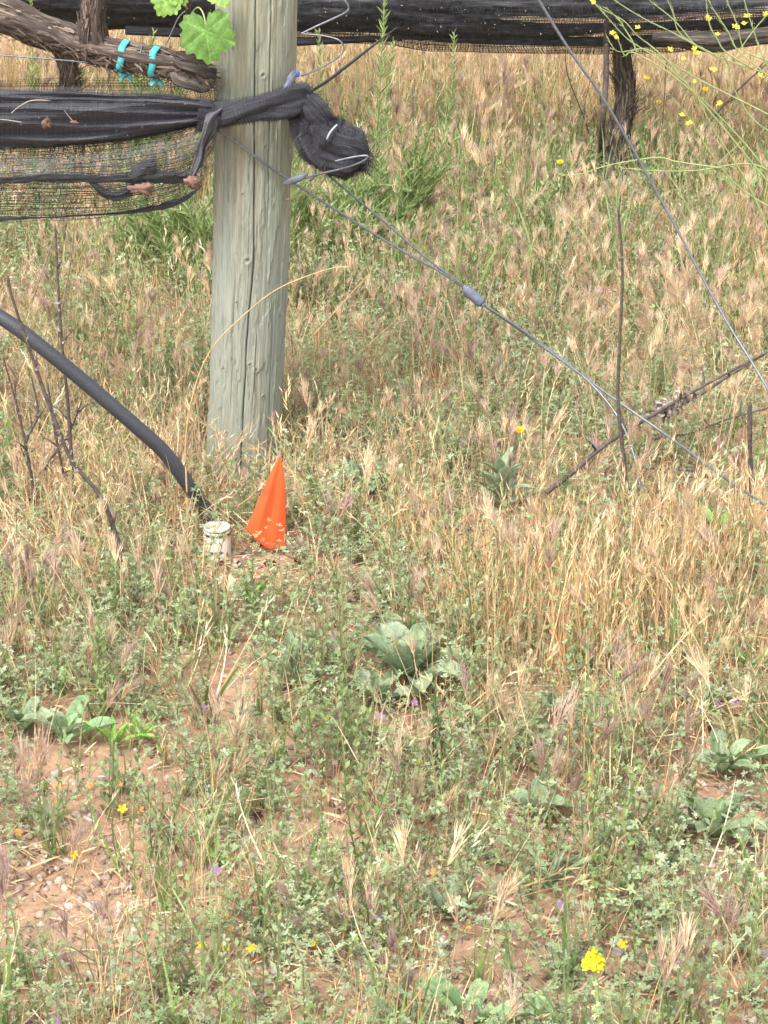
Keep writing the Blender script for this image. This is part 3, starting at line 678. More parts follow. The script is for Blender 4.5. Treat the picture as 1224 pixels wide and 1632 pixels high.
dead_leaf([(203, 298), (216, 293), (240, 293), (239, 312), (224, 309), (210, 308)], 3.885, 'largest brown dead leaf caught low in the netting')
dead_leaf([(292, 285), (305, 280), (318, 288), (318, 298), (304, 300), (295, 294)], 3.875, 'reddish dead leaf at the foot of the hanging net fold')
dead_leaf([(66, 195), (74, 187), (80, 190), (79, 204), (68, 206)], 3.868, 'small pinkish dead leaf stuck on the dark net roll', .003)
dead_leaf([(112, 194), (120, 192), (125, 196), (118, 198)], 3.868, 'tiny pale dead scrap right of the pinkish leaf on the net roll', .002)

# netting of the row behind
net2 = empty('bird_netting', P(600, 100, 5.9), 'black bird netting strung along the row behind, across the top', 'netting')
def roll(px0, px1, cy, ry, Yc, sd, n=220, k=60, wob=4):
    pp = []; rr = []
    for x in np.linspace(px0, px1, 14):
        pp.append(P(x, cy(x)+wob*math.sin(x*.011+sd), Yc)); rr.append(ry(x)*.00167)
    def dsp(TH, L, r): return r*(.08*np.sin(TH*5+L*3+sd)+.06*np.sin(TH*9-L*5)+.04*np.sin(TH*15+L*9)+.35*fbm(TH*1.6+L, L*5, seed=100+sd, o=4))
    return tube_obj('gathered_roll', pp, rr, M_net2, n, k, dsp, .7, net2)
roll(-250, 330, lambda x: -20, lambda x: 55, 5.9, 1)
roll(300, 1500, lambda x: interp(x, [(300, -25), (640, -22), (1000, -28), (1224, -40)]), lambda x: interp(x, [(300, 60), (600, 52), (900, 47), (1224, 40)]), 5.9, 2, 320)
roll(470, 1500, lambda x: interp(x, [(470, 40), (700, 42), (850, 50), (1000, 40), (1224, 38)]), lambda x: interp(x, [(470, 7), (600, 10), (760, 14), (900, 10), (1000, 5), (1100, 7), (1224, 9)]), 5.88, 3, 260, 36, 2)
roll(200, 640, lambda x: interp(x, [(200, 48), (345, 52), (470, 66), (640, 62)]), lambda x: interp(x, [(200, 7), (345, 7), (470, 6), (640, 4)]), 5.86, 4, 100, 24, 1)
roll(620, 1500, lambda x: interp(x, [(620, 58), (800, 62), (950, 66), (1100, 66), (1224, 55)]), lambda x: interp(x, [(620, 4), (800, 6), (950, 7), (1100, 10), (1224, 6)]), 5.9, 5, 160, 24, 2)
a = Acc()
B2 = [(-250, 30), (100, 34), (330, 48), (470, 64), (620, 72), (680, 82), (960, 86), (1080, 82), (1180, 72), (1500, 55)]
def sheet2(off, sd):
    def fn(u, v):
        px = -250+1750*u; bt = interp(px, B2); py = -60+(bt+60)*v+6*fbm(px*.006, v*4, seed=sd, o=3)
        return Pv(px, py, 5.86+off-.05*np.sin(v*3.1)+.02*fbm(px*.01, v*5, seed=sd+9))
    return fn
strands(a, sheet2(0, 11), 400, 70, 300, 30, .0008, jit=.012, seed=31); strands(a, sheet2(.07, 12), 380, 60, 300, 30, .0008, jit=.02, seed=35)
a.build('open_mesh', M_thread, net2)
a = Acc()       # specks of chaff caught in the net
for _ in range(220):
    q = P(U(-200, 1400), U(0, 60), 5.80); d = rdir(U(0, 3), U(0, 6)); V, f = ribbon([q, q+d*U(.002, .006)], [.0009, 0], perp(d)); a.add(V, f, random.choice(STR+[(.4, .33, .28)]))
tag(a.build('net_chaff', M_straw), 'pale chaff specks caught in the black netting behind', 'chaff', None, 'stuff')
a = Acc()
for _ in range(130):
    x_ = U(-300, 330); q = fold_surface(np.array((x_+420)/775), np.array(U(.08, .40))); q = q+[0, -.003, 0]; d = rdir(U(1.2, 1.9), U(0, 6)); V, f = ribbon([q, q+d*U(.002, .006)], [.0006, 0], perp(d)); a.add(V, f, random.choice([(.3, .28, .26), (.45, .4, .34), (.2, .2, .2)]))
for pts in ([(18, 180), (30, 170), (50, 160), (82, 160)], [(102, 175), (110, 186), (118, 195)], [(0, 190), (18, 192), (36, 195)]):
    p_ = resample([P(x, y, 3.868) for x, y in pts], 10); V, f = ribbon(p_, [.0008]*10, [0, .3, 1]); a.add(V, f, (.36, .31, .25))
tag(a.build('net_chaff', M_straw), 'fine pale chaff on the net roll left of the post', 'chaff', None, 'stuff')

# ------------------------------------------------------------------ vines
def bdisp(sd, A=.23):
    def f(TH, L, r): return r*(A*np.sin(TH*5+L*9+sd)*.6+A*fbm(TH*3, L*10, seed=sd, o=4)*3.0+.5*A*np.abs(fbm(TH*9, L*14, seed=sd+5, o=3))*3)
    return f
def shag(name, path, rad, n, parent, Lm, mat=M_straw, dirdown=.5, cols=((.17, .125, .10), (.28, .22, .17), (.08, .06, .05))):
    a = Acc(); R = resample(np.column_stack([path, rad]), 80); T = np.gradient(R[:, :3], axis=0)
    for _ in range(n):
        i_ = random.randrange(74); t = T[i_]/np.linalg.norm(T[i_]); o_ = perp(t); s0 = R[i_, :3]+o_*R[i_, 3]*U(.9, 1.05)
        d = t*random.choice((-1, 1))+o_*U(.0, .35)+np.array([0, 0, -dirdown*U(0, .6)]); d /= np.linalg.norm(d)
        p_, _ = blade_pts(s0, d, Lm*U(.3, 1.2), U(0, .8), 4); V, f = ribbon(p_, [U(.0006, .0022)]*4+[0], np.cross(d, o_)); a.add(V, f, random.choice(cols))
    return a.build(name, mat, parent)
vine = empty('grapevine_arm', P(150, 80, 3.99), 'shaggy brown grapevine arm tied above the netting, beside the post', 'grapevine')
cpath = [P(x, y, yy) for x, y, yy in [(-300, -40, 4.05), (-150, -10, 4.03), (0, 22, 4.0), (60, 45, 4.0), (110, 62, 4.0), (150, 78, 3.98), (200, 90, 3.97), (245, 98, 3.96), (290, 106, 3.95), (325, 116, 3.945), (345, 118, 3.945)]]
crad = [.026, .027, .028, .025, .024, .023, .0225, .0215, .0205, .018, .008]
tube_obj('arm', cpath, crad, M_bark, 220, 60, bdisp(3), 1, vine)
spur = [P(150, 75, 3.985), P(146, 50, 3.98), P(146, 25, 3.975), P(150, 0, 3.975), P(152, -40, 3.98)]
tube_obj('spur', spur, [.024, .023, .020, .019, .017], M_bark, 80, 50, bdisp(5, .2), 1, vine)
knob = [P(280, 96, 3.945), P(300, 110, 3.935), P(322, 122, 3.94), P(342, 124, 3.945)]
tube_obj('spur', knob, [.012, .021, .019, .009], M_bark2, 80, 60, bdisp(8, .5), 1, vine); shag('peeling_bark', knob, [.012, .019, .017, .009], 240, vine, .014, dirdown=1.5, cols=((.07, .05, .04), (.13, .10, .08)))
shag('peeling_bark', cpath, crad, 1300, vine, .032); shag('peeling_bark', spur, [.024, .023, .020, .019, .017], 320, vine, .022)
for pts in ([(135, 78), (137, 88), (136, 98)], [(178, 82), (176, 95), (170, 108), (174, 118), (172, 132)], [(60, 52), (80, 58), (100, 70), (122, 84)]):
    tube_obj('dry_tendril', [P(x, y, 3.95) for x, y in pts], [.0028]+[.0022]*(len(pts)-2)+[.0008], M_stick, 24, 7, None, 1, vine)
# green shoot with leaves
GL = [(.20, .36, .05), (.24, .40, .08)]
def vine_leaf(name, c, size, roll_, pitch, parent, colr=(.20, .37, .06), cup=.12):
    nr, na = 9, 120; V = [[0, 0, 0]]; Cc = [np.array(colr)*1.2]
    lob = [(math.pi/2, 1.0), (math.pi/2+1.05, .95), (math.pi/2-1.05, .95), (math.pi/2+2.1, .88), (math.pi/2-2.1, .88)]
    for i_ in range(1, nr+1):
        for j_ in range(na):
            th = j_*2*math.pi/na; rr = .62
            for (c0, L) in lob:
                d_ = abs(math.atan2(math.sin(th-c0), math.cos(th-c0))); rr = max(rr, L*(1-.20*(d_/.62)**1.5) if d_ < .62 else 0)
            back = abs(math.atan2(math.sin(th+math.pi/2), math.cos(th+math.pi/2))); rr *= 1-.72*math.exp(-(back/.17)**2)
            if i_ == nr: rr *= 1+.07*(abs(((th*17/(2*math.pi))*1.0) % 1-.5)*4-1)*1.0
            r = rr*i_/nr; x_, y_ = r*math.cos(th), r*math.sin(th)
            vein = min(abs(math.sin(th-c0))*r if math.cos(th-c0) > 0 else 9 for (c0, L) in lob)
            zz = cup*r*r*math.sin(th*2+1)*.8-.10*r**2+.05*min(vein*6, 1)*r+.02*math.sin(x_*15)*math.sin(y_*13)
            V.append([x_, y_, zz]); Cc.append(np.array(colr)*(1.45 if vein < .022 else 1.0)*(1+.12*math.sin(x_*9+y_*7)))
    f = [(0, 1+j_, 1+(j_+1) % na) for j_ in range(na)]
    for i_ in range(nr-1):
        for j_ in range(na):
            a0 = 1+i_*na+j_; a1 = 1+i_*na+(j_+1) % na; f += [(a0, a0+na, a1+na), (a0, a1+na, a1)]
    V = np.array(V)*size; cr, sr = math.cos(roll_), math.sin(roll_); V = V@np.array([[cr, sr, 0], [-sr, cr, 0], [0, 0, 1]])
    cx, sx = math.cos(pitch), math.sin(pitch); V = np.column_stack([V[:, 0], V[:, 1]*cx-V[:, 2]*sx, V[:, 1]*sx+V[:, 2]*cx])
    return mesh_np(name, V+c, f, Cc, None, M_leaf, parent, True)
vine_leaf('leaf', P(329, 50, 3.885), .050, math.pi+.12, math.radians(72), vine, (.12, .235, .05))
vine_leaf('leaf', P(268, -2, 3.90), .030, math.radians(150), math.radians(55), vine, (.19, .32, .07), .3)
vine_leaf('leaf', P(350, -14, 3.90), .026, math.radians(200), math.radians(60), vine, (.30, .46, .12), .3)
vine_leaf('leaf', P(282, -10, 3.90), .022, math.radians(220), math.radians(60), vine, (.19, .32, .07), .3)
tube_obj('green_shoot', [P(300, 100, 3.94), P(303, 60, 3.93), P(300, 20, 3.925), P(302, -30, 3.93)], [.006, .0055, .005, .004], M_bark, 30, 10, bdisp(2, .1), 1, vine)
M_shoot = plain('green_stem', (.27, .33, .13), .5, 0, 60, .2)
tube_obj('leaf_stalk', [P(303, 22, 3.925), P(316, 12, 3.91), P(325, 25, 3.895), P(329, 52, 3.886)], .0013, M_shoot, 20, 7, None, 1, vine)
tube_obj('leaf_stalk', [P(302, 18, 3.925), P(290, 4, 3.91), P(270, -2, 3.90)], .0013, M_shoot, 16, 7, None, 1, vine)
# turquoise ties
def tape(pts, label):
    t_ = empty('tie_tape', P(*pts[-1], 3.95), label, 'tie tape', 'turquoise ties on the vine arm')
    x0, y0 = pts[0]; ring = []
    i_ = int(np.argmin([abs(P(x0, 0, 3.96)[0]-c_[0]) for c_ in cpath]));
    Ra = resample(np.column_stack([cpath, crad]), 200); q = P(x0, y0, 3.97); i_ = int(np.argmin(np.abs(Ra[:, 0]-q[0]))); C0 = Ra[i_, :3]; R0 = Ra[i_, 3]*1.16+.001
    T_ = Ra[i_+2, :3]-Ra[i_-2, :3]; T_ /= np.linalg.norm(T_); A_ = np.cross(T_, [0, 1, 0]); A_ /= np.linalg.norm(A_); B_ = np.cross(T_, A_)
    V = []; k = 48
    for j_ in range(k):
        th = 2*math.pi*j_/k; dr = A_*math.cos(th)+B_*math.sin(th); rj = R0*(1+.05*math.sin(th*3))
        for (w_, dr_) in ((-.0055, 0), (.0055, 0), (.0055, .0006), (-.0055, .0006)): V.append(C0+dr*(rj+dr_)+T_*(w_+.0012*math.sin(th*5)))
    f = []
    for j_ in range(k):
        a0 = j_*4; a1 = ((j_+1) % k)*4
        for s in range(4): f.append((a0+s, a0+(s+1) % 4, a1+(s+1) % 4, a1+s))
    mesh_np('band', V, f, None, None, M_tape, t_, True)
    b0 = C0+np.array([.0, -.006, -R0-.002])
    for (dx, dz) in ((-.009, -.005), (.009, -.006), (.0, -.009)):
        p_, _ = blade_pts(b0, np.array([dx, -.003, dz])/np.linalg.norm([dx, -.003, dz]), .014, .5, 4); V, ff = ribbon(p_, [.002, .004, .005, .0055, 0], [0, .5, 1]); 
        mesh_np('tail', V, ff, None, None, M_tape, t_)
    tube_obj('knot', [b0+[-.004, 0, .001], b0, b0+[.004, 0, .001]], [.0025, .0045, .0025], M_tape, 10, 8, None, 1, t_)
tape([(199, 70), (196, 105)], 'turquoise tie tape round the vine arm, nearer the spur')
tape([(249, 82), (247, 112)], 'turquoise tie tape round the vine arm, nearer the post')
q = resample(np.column_stack([cpath, crad]), 200); q = q[int(np.argmin(np.abs(q[:, 0]-P(228, 95, 3.96)[0])))]
tube_obj_ = tube_obj('wire_ring', [q[:3]+np.array([.003*math.sin(t), q[3]*1.12*math.sin(t), q[3]*1.12*math.cos(t)]) for t in np.linspace(0, 2*math.pi, 17)], .0011, M_wire, 48, 6)
origin_to(tube_obj_, q[:3]); tag(tube_obj_, 'thin wire loop round the vine arm between the two turquoise ties', 'wire loop')
def thing_tube(name, pts, rad, mat, label, cat, group=None, n=40, k=8, disp=None):
    o_ = tube_obj(name, pts, rad, mat, n, k, disp); origin_to(o_, pts[0]); return tag(o_, label, cat, group)
thing_tube('trellis_wire', [P(-400, 70, 3.97), P(-100, 80, 3.97), P(0, 88, 3.97), P(100, 96, 3.97), P(200, 105, 3.965), P(260, 113, 3.96), P(345, 124, 3.955)], .0014, M_wire, 'thin grey trellis wire running beneath the vine arm', 'wire')
thing_tube('short_wire', [P(262, 78, 3.95), P(272, 55, 3.95), P(285, 28, 3.95), P(300, 14, 3.95)], .0012, M_wire, 'short slanting wire between the vine arm and the big leaf', 'wire')

def trunk(px, y0, y1, Y_, r0, label, sd):
    t_ = empty('vine_trunk', G(px+4, y0), label, 'vine trunk', 'vine trunks of the row behind')
    pp = [P(px+dx, y, Y_) for dx, y in ((6, y0+18), (-2, y0-15), (-1, y0-60), (9, y0-105), (6, y0-140), (-2, y1+70), (-3, y1))]
    rr = [r0*1.8, r0*1.55, r0*1.15, r0*.8, r0*.95, r0*.75, r0*.85]
    tube_obj('trunk', pp, rr, M_bark2, 160, 56, bdisp(sd, .27), 1, t_); shag('peeling_bark', pp, rr, 1400, t_, .06, dirdown=1.2, cols=((.16, .12, .09), (.24, .19, .15), (.09, .07, .055)))
    return t_, pp
t_, pp = trunk(989, 268, -30, 5.97, .023, 'dark shaggy vine trunk standing under the netting behind, at right', 3)
tube_obj('limb', [P(970, 235, 5.92), P(975, 255, 5.9), P(974, 285, 5.88)], [.012, .018, .02], M_bark2, 40, 24, bdisp(9, .25), 1, t_)
t2, pp2 = trunk(101, 230, -20, 5.97, .024, 'grey vine trunk seen left of the post, between arm and netting', 6)
thing_tube('old_vine_limb', [P(1040, 58, 5.78), P(1090, 62, 5.78), P(1140, 66, 5.78), P(1190, 60, 5.79), P(1300, 50, 5.8)], [.012, .018, .022, .018, .018], M_bark2, 'brown woody limb lying along the bottom of the netting behind', 'vine limb', None, 80, 30, bdisp(12, .2))
thing_tube('thin_stake', [G(958, 268), P(960, 200, 5.85), P(966, 130, 5.85), P(966, 60, 5.85), P(967, 15, 5.85)], [.008, .0075, .007, .007, .006], M_stick, 'thin brown stake just left of the dark vine trunk', 'stake', None, 60, 10, bdisp(2, .1))

# ------------------------------------------------------------------ wires
gw = empty('guy_wire', P(1470, 980, 3.28), 'grey guy wire from the post to the ground, joined by a wire gripper', 'guy wire')
Aw = [(346, 207, 3.925), (378, 228, 3.922), (410, 252, 3.922), (455, 283, 3.935), (560, 350, 3.94), (650, 405, 3.94), (700, 432, 3.94), (748, 464, 3.94)]
tube_obj('wire', [P(*q) for q in Aw], .0021, M_wire, 80, 8, None, 1, gw)
tube_obj('wire', [P(*q) for q in [(522, 278, 3.95), (560, 310, 3.95), (620, 360, 3.945), (680, 412, 3.942), (722, 443, 3.94), (750, 462, 3.938)]], .0019, M_wire, 60, 8, None, 1, gw)
tube_obj('wire', [P(*q) for q in [(755, 475, 3.94), (850, 541, 3.93), (960, 622, 3.89), (1060, 692, 3.82), (1150, 758, 3.66), (1224, 808, 3.54), (1330, 882, 3.42), (1470, 980, 3.28)]], .0023, M_wire, 80, 8, None, 1, gw)
tube_obj('loose_tail', [P(*q) for q in [(758, 478, 3.935), (810, 511, 3.93), (880, 560, 3.925), (935, 605, 3.90), (975, 650, 3.86), (1000, 695, 3.82), (1015, 745, 3.78), (1022, 790, 3.74)]], .0019, M_wire, 80, 8, None, 1, gw)
gd = (P(772, 488, 3.93)-P(738, 456, 3.94)); gc = P(755, 472, 3.925); gd = gd/np.linalg.norm(gd)
tube_obj('gripper', [gc-gd*.021, gc-gd*.018, gc-gd*.008, gc+gd*.008, gc+gd*.017, gc+gd*.020], [.005, .0085, .0098, .0098, .0088, .006], M_grip, 40, 8, None, .7, gw)
for s in (-1, 1): tube_obj('gripper_collar', [gc+gd*.017*s, gc+gd*.024*s], [.006, .0045], M_grip, 6, 14, None, .8, gw)
thing_tube('guy_wire', [post_path(1.5)+[.03, -.068, 0], P(855, -6, 3.93), P(960, 155, 3.93), P(1050, 312, 3.92), P(1150, 498, 3.85), P(1224, 620, 3.74), P(1430, 974, 3.36)], .0023, M_wire, 'long straight grey guy wire slanting down across the upper right', 'guy wire', None, 120)
lw = empty('wire_anchor', P(468, 286, 3.95), 'grey metal wire clip with a bent wire, under the net knot', 'wire anchor')
tube_obj('clip', [P(452, 294, 3.93), P(462, 289, 3.925), P(478, 284, 3.92), P(490, 277, 3.92)], [.002, .0055, .0055, .002], M_grip, 30, 12, None, .45, lw)
tube_obj('bent_wire', [P(*q) for q in [(487, 284, 3.92), (510, 277, 3.9), (545, 269, 3.88), (572, 260, 3.865), (585, 252, 3.86), (583, 248, 3.86), (560, 251, 3.865), (534, 257, 3.87)]], .0017, M_wire, 70, 8, None, 1, lw)
tube_obj('hook', [P(498, 262, 3.915), P(502, 270, 3.91), P(499, 282, 3.91), P(494, 288, 3.915)], .0026, M_grip, 20, 8, None, 1, lw)
cw = empty('coiled_wire', P(474, 120, 3.95), 'thin curled grey wire with a blue end cap, right of the post', 'wire')
tube_obj('wire', [P(*q) for q in [(480, 121, 3.95), (510, 109, 3.94), (538, 92, 3.93), (548, 78, 3.93), (540, 64, 3.93), (515, 57, 3.94), (482, 54, 3.95)]], .0014, M_wire, 70, 7, None, 1, cw)
tube_obj('wire', [P(*q) for q in [(480, 54, 3.95), (500, 44, 3.95), (535, 28, 3.945), (552, 19, 3.94), (555, 10, 3.94), (545, -4, 3.94), (520, -30, 3.95), (470, -60, 3.96)]], .0018, M_wire, 70, 7, None, 1, cw)
tube_obj('blue_cap', [P(472, 114, 3.94), P(473, 122, 3.94)], .0052, M_blue, 5, 16, None, 1, cw)
tube_obj('grey_clip', [P(460, 136, 3.92), P(465, 124, 3.925), P(470, 114, 3.935)], [.006, .009, .004], M_grip, 16, 12, None, .5, cw)
thing_tube('black_tube', [P(470, 168, 3.97), P(493, 148, 3.96), P(530, 123, 3.95), P(580, 84, 3.94), P(632, 44, 3.93)], [.0022, .0024, .0026, .0022, .0008], M_black, 'thin black drip tube end poking up from the net knot', 'drip tube', None, 50)
thing_tube('curly_stem', [P(456, 318, 3.96), P(480, 312, 3.95), P(505, 299, 3.94), P(520, 282, 3.94)], .0012, M_stickp, 'short curved tan stem below the wire clip', 'dry stem')

# ------------------------------------------------------------------ hose, riser, flag
Hp = [(-260, 380, 3.74), (-120, 438, 3.70), (0, 505, 3.67), (70, 556, 3.66), (150, 622, 3.66), (215, 678, 3.66), (262, 721, 3.665), (300, 772, 3.67), (322, 803, 3.675), (335, 828, 3.665), (343, 846, 3.655), (347, 862, 3.645)]
thing_tube('irrigation_hose', [P(*q) for q in Hp], .0118, M_hose, 'thick black irrigation hose arching down into the white pipe stub', 'hose', None, 120, 24)
b0 = PV+np.array([0, 0, 0.0]); pv = empty('pipe_stub', b0, 'white plastic pipe stub with ribbed rim, left of the orange flag', 'pipe stub')
def lathe(name, prof, c, mat, parent, k=40):
    V = []; n_ = len(prof)
    for (r, z_) in prof:
        for j_ in range(k): V.append([c[0]+r*math.cos(2*math.pi*j_/k), c[1]+r*math.sin(2*math.pi*j_/k), c[2]+z_])
    f = [(i_*k+j_, i_*k+(j_+1) % k, (i_+1)*k+(j_+1) % k, (i_+1)*k+j_) for i_ in range(n_-1) for j_ in range(k)]
    return mesh_np(name, V, f, None, None, mat, parent, True)
H_ = .040
lathe('pipe', [(.0222, -.05), (.0222, H_-.002), (.0215, H_), (.0185, H_), (.0185, -.04), (0.0001, -.04)], b0, M_pvc, pv)
lathe('rim', [(.0190, H_+.0005), (.0219, H_+.001), (.0219, H_+.0045), (.0206, H_+.005), (.0206, H_+.0062), (.0213, H_+.0066), (.0213, H_+.0100), (.0206, H_+.0108), (.0196, H_+.0105), (.0190, H_+.001), (.0190, H_+.0006)], b0, M_pvc, pv)
lathe('inner_shade_disc', [(.0188, H_-.006), (.0150, H_-.010), (.0001, H_-.012)], b0, M_black, pv)  # black disc standing in for the shade inside the open pipe
lathe('dark_groove_ring', [(.0215, H_-.0018), (.0226, H_-.0015), (.0226, H_+.0004), (.0214, H_+.0006)], b0, M_black, pv)  # raised black ring putting the groove's darkness into colour
lathe('dark_groove_ring', [(.0204, H_+.0050), (.0210, H_+.0051), (.0210, H_+.0063), (.0204, H_+.0064)], b0, M_black, pv)  # second dark groove, likewise drawn as a black ring

fb = G(440, 886); fY = fb[1]+.02
flag = empty('marker_flag', fb, 'bright orange marker flag drooping beside the wooden post', 'flag')
m, n, l, b = new_mat('orange_vinyl'); b.inputs['Base Color'].default_value = (.90, .15, .045, 1); b.inputs['Roughness'].default_value = .38
tr = n.new('ShaderNodeBsdfTranslucent'); tr.inputs[0].default_value = (1, .18, .05, 1); msx = n.new('ShaderNodeMixShader'); msx.inputs[0].default_value = .35
g = n.new('ShaderNodeNewGeometry'); bump(n, l, b, noise(n, l, mapping(n, l, g.outputs['Position'], (60, 60, 14)), 1.0, 3), .12, .004)
l.new(b.outputs[0], msx.inputs[1]); l.new(tr.outputs[0], msx.inputs[2]); l.new(msx.outputs[0], n['Material Output'].inputs[0]); M_flag = m
left = [(446, 726), (432, 752), (417, 786), (402, 820), (392, 843)]; right = [(448, 726), (453, 760), (455, 800), (456, 840), (455, 873)]
crease = [(447, 726), (441, 762), (436, 800), (430, 836), (427, 868)]
nv2, nh = 40, 30; Ls, Cs, Rs = [resample([(x, y, 0) for x, y in s], nv2) for s in (left, crease, right)]
bot = lambda t: 0
V = []
for i_ in range(nv2):
    for j_ in range(nh):
        t = j_/(nh-1); s = i_/(nv2-1)
        if t < .5: q = Ls[i_]*(1-2*t)+Cs[i_]*(2*t); yy = fY-.009*s*(1-abs(1-2*(t*2-.0)) if t < .5 else 0)-.010*s*t*2
        else: q = Cs[i_]*(2-2*t)+Rs[i_]*(2*t-1); yy = fY-.010*s-.007*s*math.sin((t-.5)*2*math.pi)*.6
        dip = 12*math.sin(min(t*2, 1)*math.pi*.5)*0; y_ = q[1]+s*s*s*(14*math.sin(math.pi*min(1, t*1.1))*.55)
        V.append(P(q[0], y_, yy+.0012*math.sin(t*11+s*5)*s))
f = [(i_*nh+j_, i_*nh+j_+1, (i_+1)*nh+j_+1, (i_+1)*nh+j_) for i_ in range(nv2-1) for j_ in range(nh-1)]
fo = mesh_np('pennant', V, f, None, None, M_flag, flag, True); so = fo.modifiers.new('thickness', 'SOLIDIFY'); so.thickness = .0004
tube_obj('wire_stake', [P(447, 722, fY+.003), P(443, 760, fY+.004), P(438, 820, fY+.006), P(434, 870, fY+.004), fb+[0, .0, -.03]], .0011, M_wire, 30, 6, None, 1, flag)

# ------------------------------------------------------------------ woolly leaved rosettes, each a plant of its own
def leaf_blade(acc, base, az, el, L, W, curl, colr, shape='ob', fold=.38):
    """one broad leaf, 9 rows x 5, curved along its length"""
    out = np.array([math.cos(az), math.sin(az), 0]); side = np.array([-math.sin(az), math.cos(az), 0]); V = []; Cc = []; p_ = np.array(base, float); a = el; n_ = 9
    for i_ in range(n_):
        t = i_/(n_-1)
        if shape == 'ob': w = W*(.22+.78*ss(0, .62, t))*math.sqrt(max(0, 1-max(0, (t-.55)/.45)**2.2))
        else: w = W*math.sin(math.pi*min(1, t*.93+.07))**.8
        nrm = np.array([0, 0, 1])*math.cos(a)-out*math.sin(a)
        for k_, s in enumerate((-1, -.55, 0, .55, 1)):
            V.append(p_+side*w*s*.5+nrm*(abs(s)**1.5*w*fold+.05*w*math.sin(t*9+az*5)*s+.012*L*math.sin(t*14+s*5+az*3))); Cc.append(np.array(colr)*(1.35 if k_ in (0, 4) else 1.3 if k_ == 2 else 1.0)*(1+.06*math.sin(t*23+k_)))
        d = out*math.cos(a)+np.array([0, 0, 1])*math.sin(a); p_ = p_+d*L/(n_-1); a -= curl/(n_-1)
    f = [(i_*5+j_, i_*5+j_+1, (i_+1)*5+j_+1, (i_+1)*5+j_) for i_ in range(n_-1) for j_ in range(4)]
    acc.add(V, np.array(f), Cc)
WOOL = [(.23, .30, .18), (.29, .35, .23), (.19, .26, .14), (.26, .33, .19)]
def rosette(px, py, size, n_, label, shape='ob', wr=.45, el=(.45, 1.45), cols=WOOL, lift=0.0, name='rosette_plant', zoff=.01):
    g_ = G(px, py); r_ = empty(name, g_, label, 'rosette plant', 'woolly rosette plants'); a = Acc(); c = g_+[0, 0, zoff]
    for i_ in range(n_):
        t = i_/(n_-1); e = el[0]+(el[1]-el[0])*t+U(-.15, .15); L = size*(1-.45*t)*U(.75, 1.25)*1.12
        leaf_blade(a, c+[U(-.004, .004), U(-.004, .004), lift*t], i_*2.39996+U(-.3, .3), e, L, L*wr*U(.75, 1.05), U(-.2, .9), np.array(random.choice(cols))*U(.85, 1.15), shape)
    a.build('leaves', M_leaf, r_, True)
    if lift: tube_obj('stem', [c, c+[0, 0, lift*.5], c+[0, 0, lift]], [.004, .003, .002], M_shoot, 10, 8, None, 1, r_)
    return r_
rosette(655, 1105, .080, 30, 'largest silvery green rosette, in the middle below the orange flag', wr=.50, zoff=.02)
rosette(608, 1130, .060, 12, 'silvery rosette touching the lower left of the largest one', wr=.52)
rosette(650, 1050, .055, 7, 'few upright rounded leaves just behind the largest rosette', wr=.55, zoff=.03)
rosette(1150, 1245, .062, 16, 'pale woolly rosette near the right edge, upper of the two there', wr=.42)
rosette(1138, 1345, .068, 18, 'pale woolly rosette near the right edge, lower of the two there', wr=.40)
rosette(852, 1312, .052, 10, 'round leaved rosette among dry brome heads, right of centre', wr=.58)
rosette(905, 1165, .055, 12, 'grey green rosette under purplish brome heads, right of the largest', wr=.5)
rosette(712, 1468, .052, 16, 'rosette of narrow felted upright leaves on bare soil, lower centre', 'lan', .26, (.5, 1.4))
rosette(875, 1425, .062, 14, 'narrow leaved silvery tuft lower right of centre', 'lan', .17, (.7, 1.45))
rosette(752, 1652, .070, 8, 'broad smooth leaves cut off by the bottom edge', wr=.48, el=(.5, 1.2), cols=[(.22, .34, .16), (.26, .36, .19)])
rosette(100, 1190, .068, 10, 'broad leaved plant low at the left edge above the bare soil', wr=.40, cols=[(.22, .33, .17), (.28, .36, .22)])
rosette(40, 1180, .055, 9, 'plant with upright leaves at the far left edge', wr=.42)
rosette(470, 1105, .075, 14, 'tall narrow leaved silvery plant left of the largest rosette', 'lan', .24, (.5, 1.45), lift=.03)
rosette(405, 985, .055, 5, 'two bright green leaves in clover below the orange flag', 'lan', .35, (1.0, 1.4), cols=[(.16, .34, .05)])
rosette(590, 790, .060, 12, 'dark blue green broad leaved plant right of the post base', wr=.52, cols=[(.20, .31, .19), (.24, .34, .2)])
rosette(800, 815, .075, 18, 'tall pale woolly plant with lance leaves right of centre', 'lan', .30, (.3, 1.4), lift=.055)
rosette(722, 752, .055, 10, 'woolly leaves left of the tall pale woolly plant', 'lan', .34, (.6, 1.4), lift=.02)
rosette(1120, 1140, .060, 12, 'narrow grey leaves near the stony patch at right', 'lan', .20, (.5, 1.4))
rosette(1195, 1085, .065, 12, 'narrow green leaves at the right edge beside the straw', 'lan', .18, (.6, 1.4), cols=[(.22, .36, .12)])
rosette(1110, 845, .060, 10, 'upright grey green leaves below the guy wire end', 'lan', .20, (.8, 1.45), lift=.03)
rosette(1145, 860, .055, 6, 'broad yellow green leaves beside the short grey stick', wr=.38, cols=[(.22, .34, .10)])
rosette(185, 1195, .050, 12, 'bright green narrow leaved tuft above the bare soil at left', 'lan', .16, (.5, 1.4), cols=[(.22, .40, .08)])
rosette(225, 1190, .045, 12, 'bright green leafy tuft, right neighbour of the similar one', 'lan', .18, (.5, 1.4), cols=[(.24, .42, .10)])
rosette(345, 1385, .045, 12, 'bright green flat tuft beside the purple flower, lower left', 'lan', .13, (.3, 1.2), cols=[(.22, .38, .10)])
rosette(900, 300, .055, 8, 'grey green leaves left of the dark vine trunk', wr=.45)
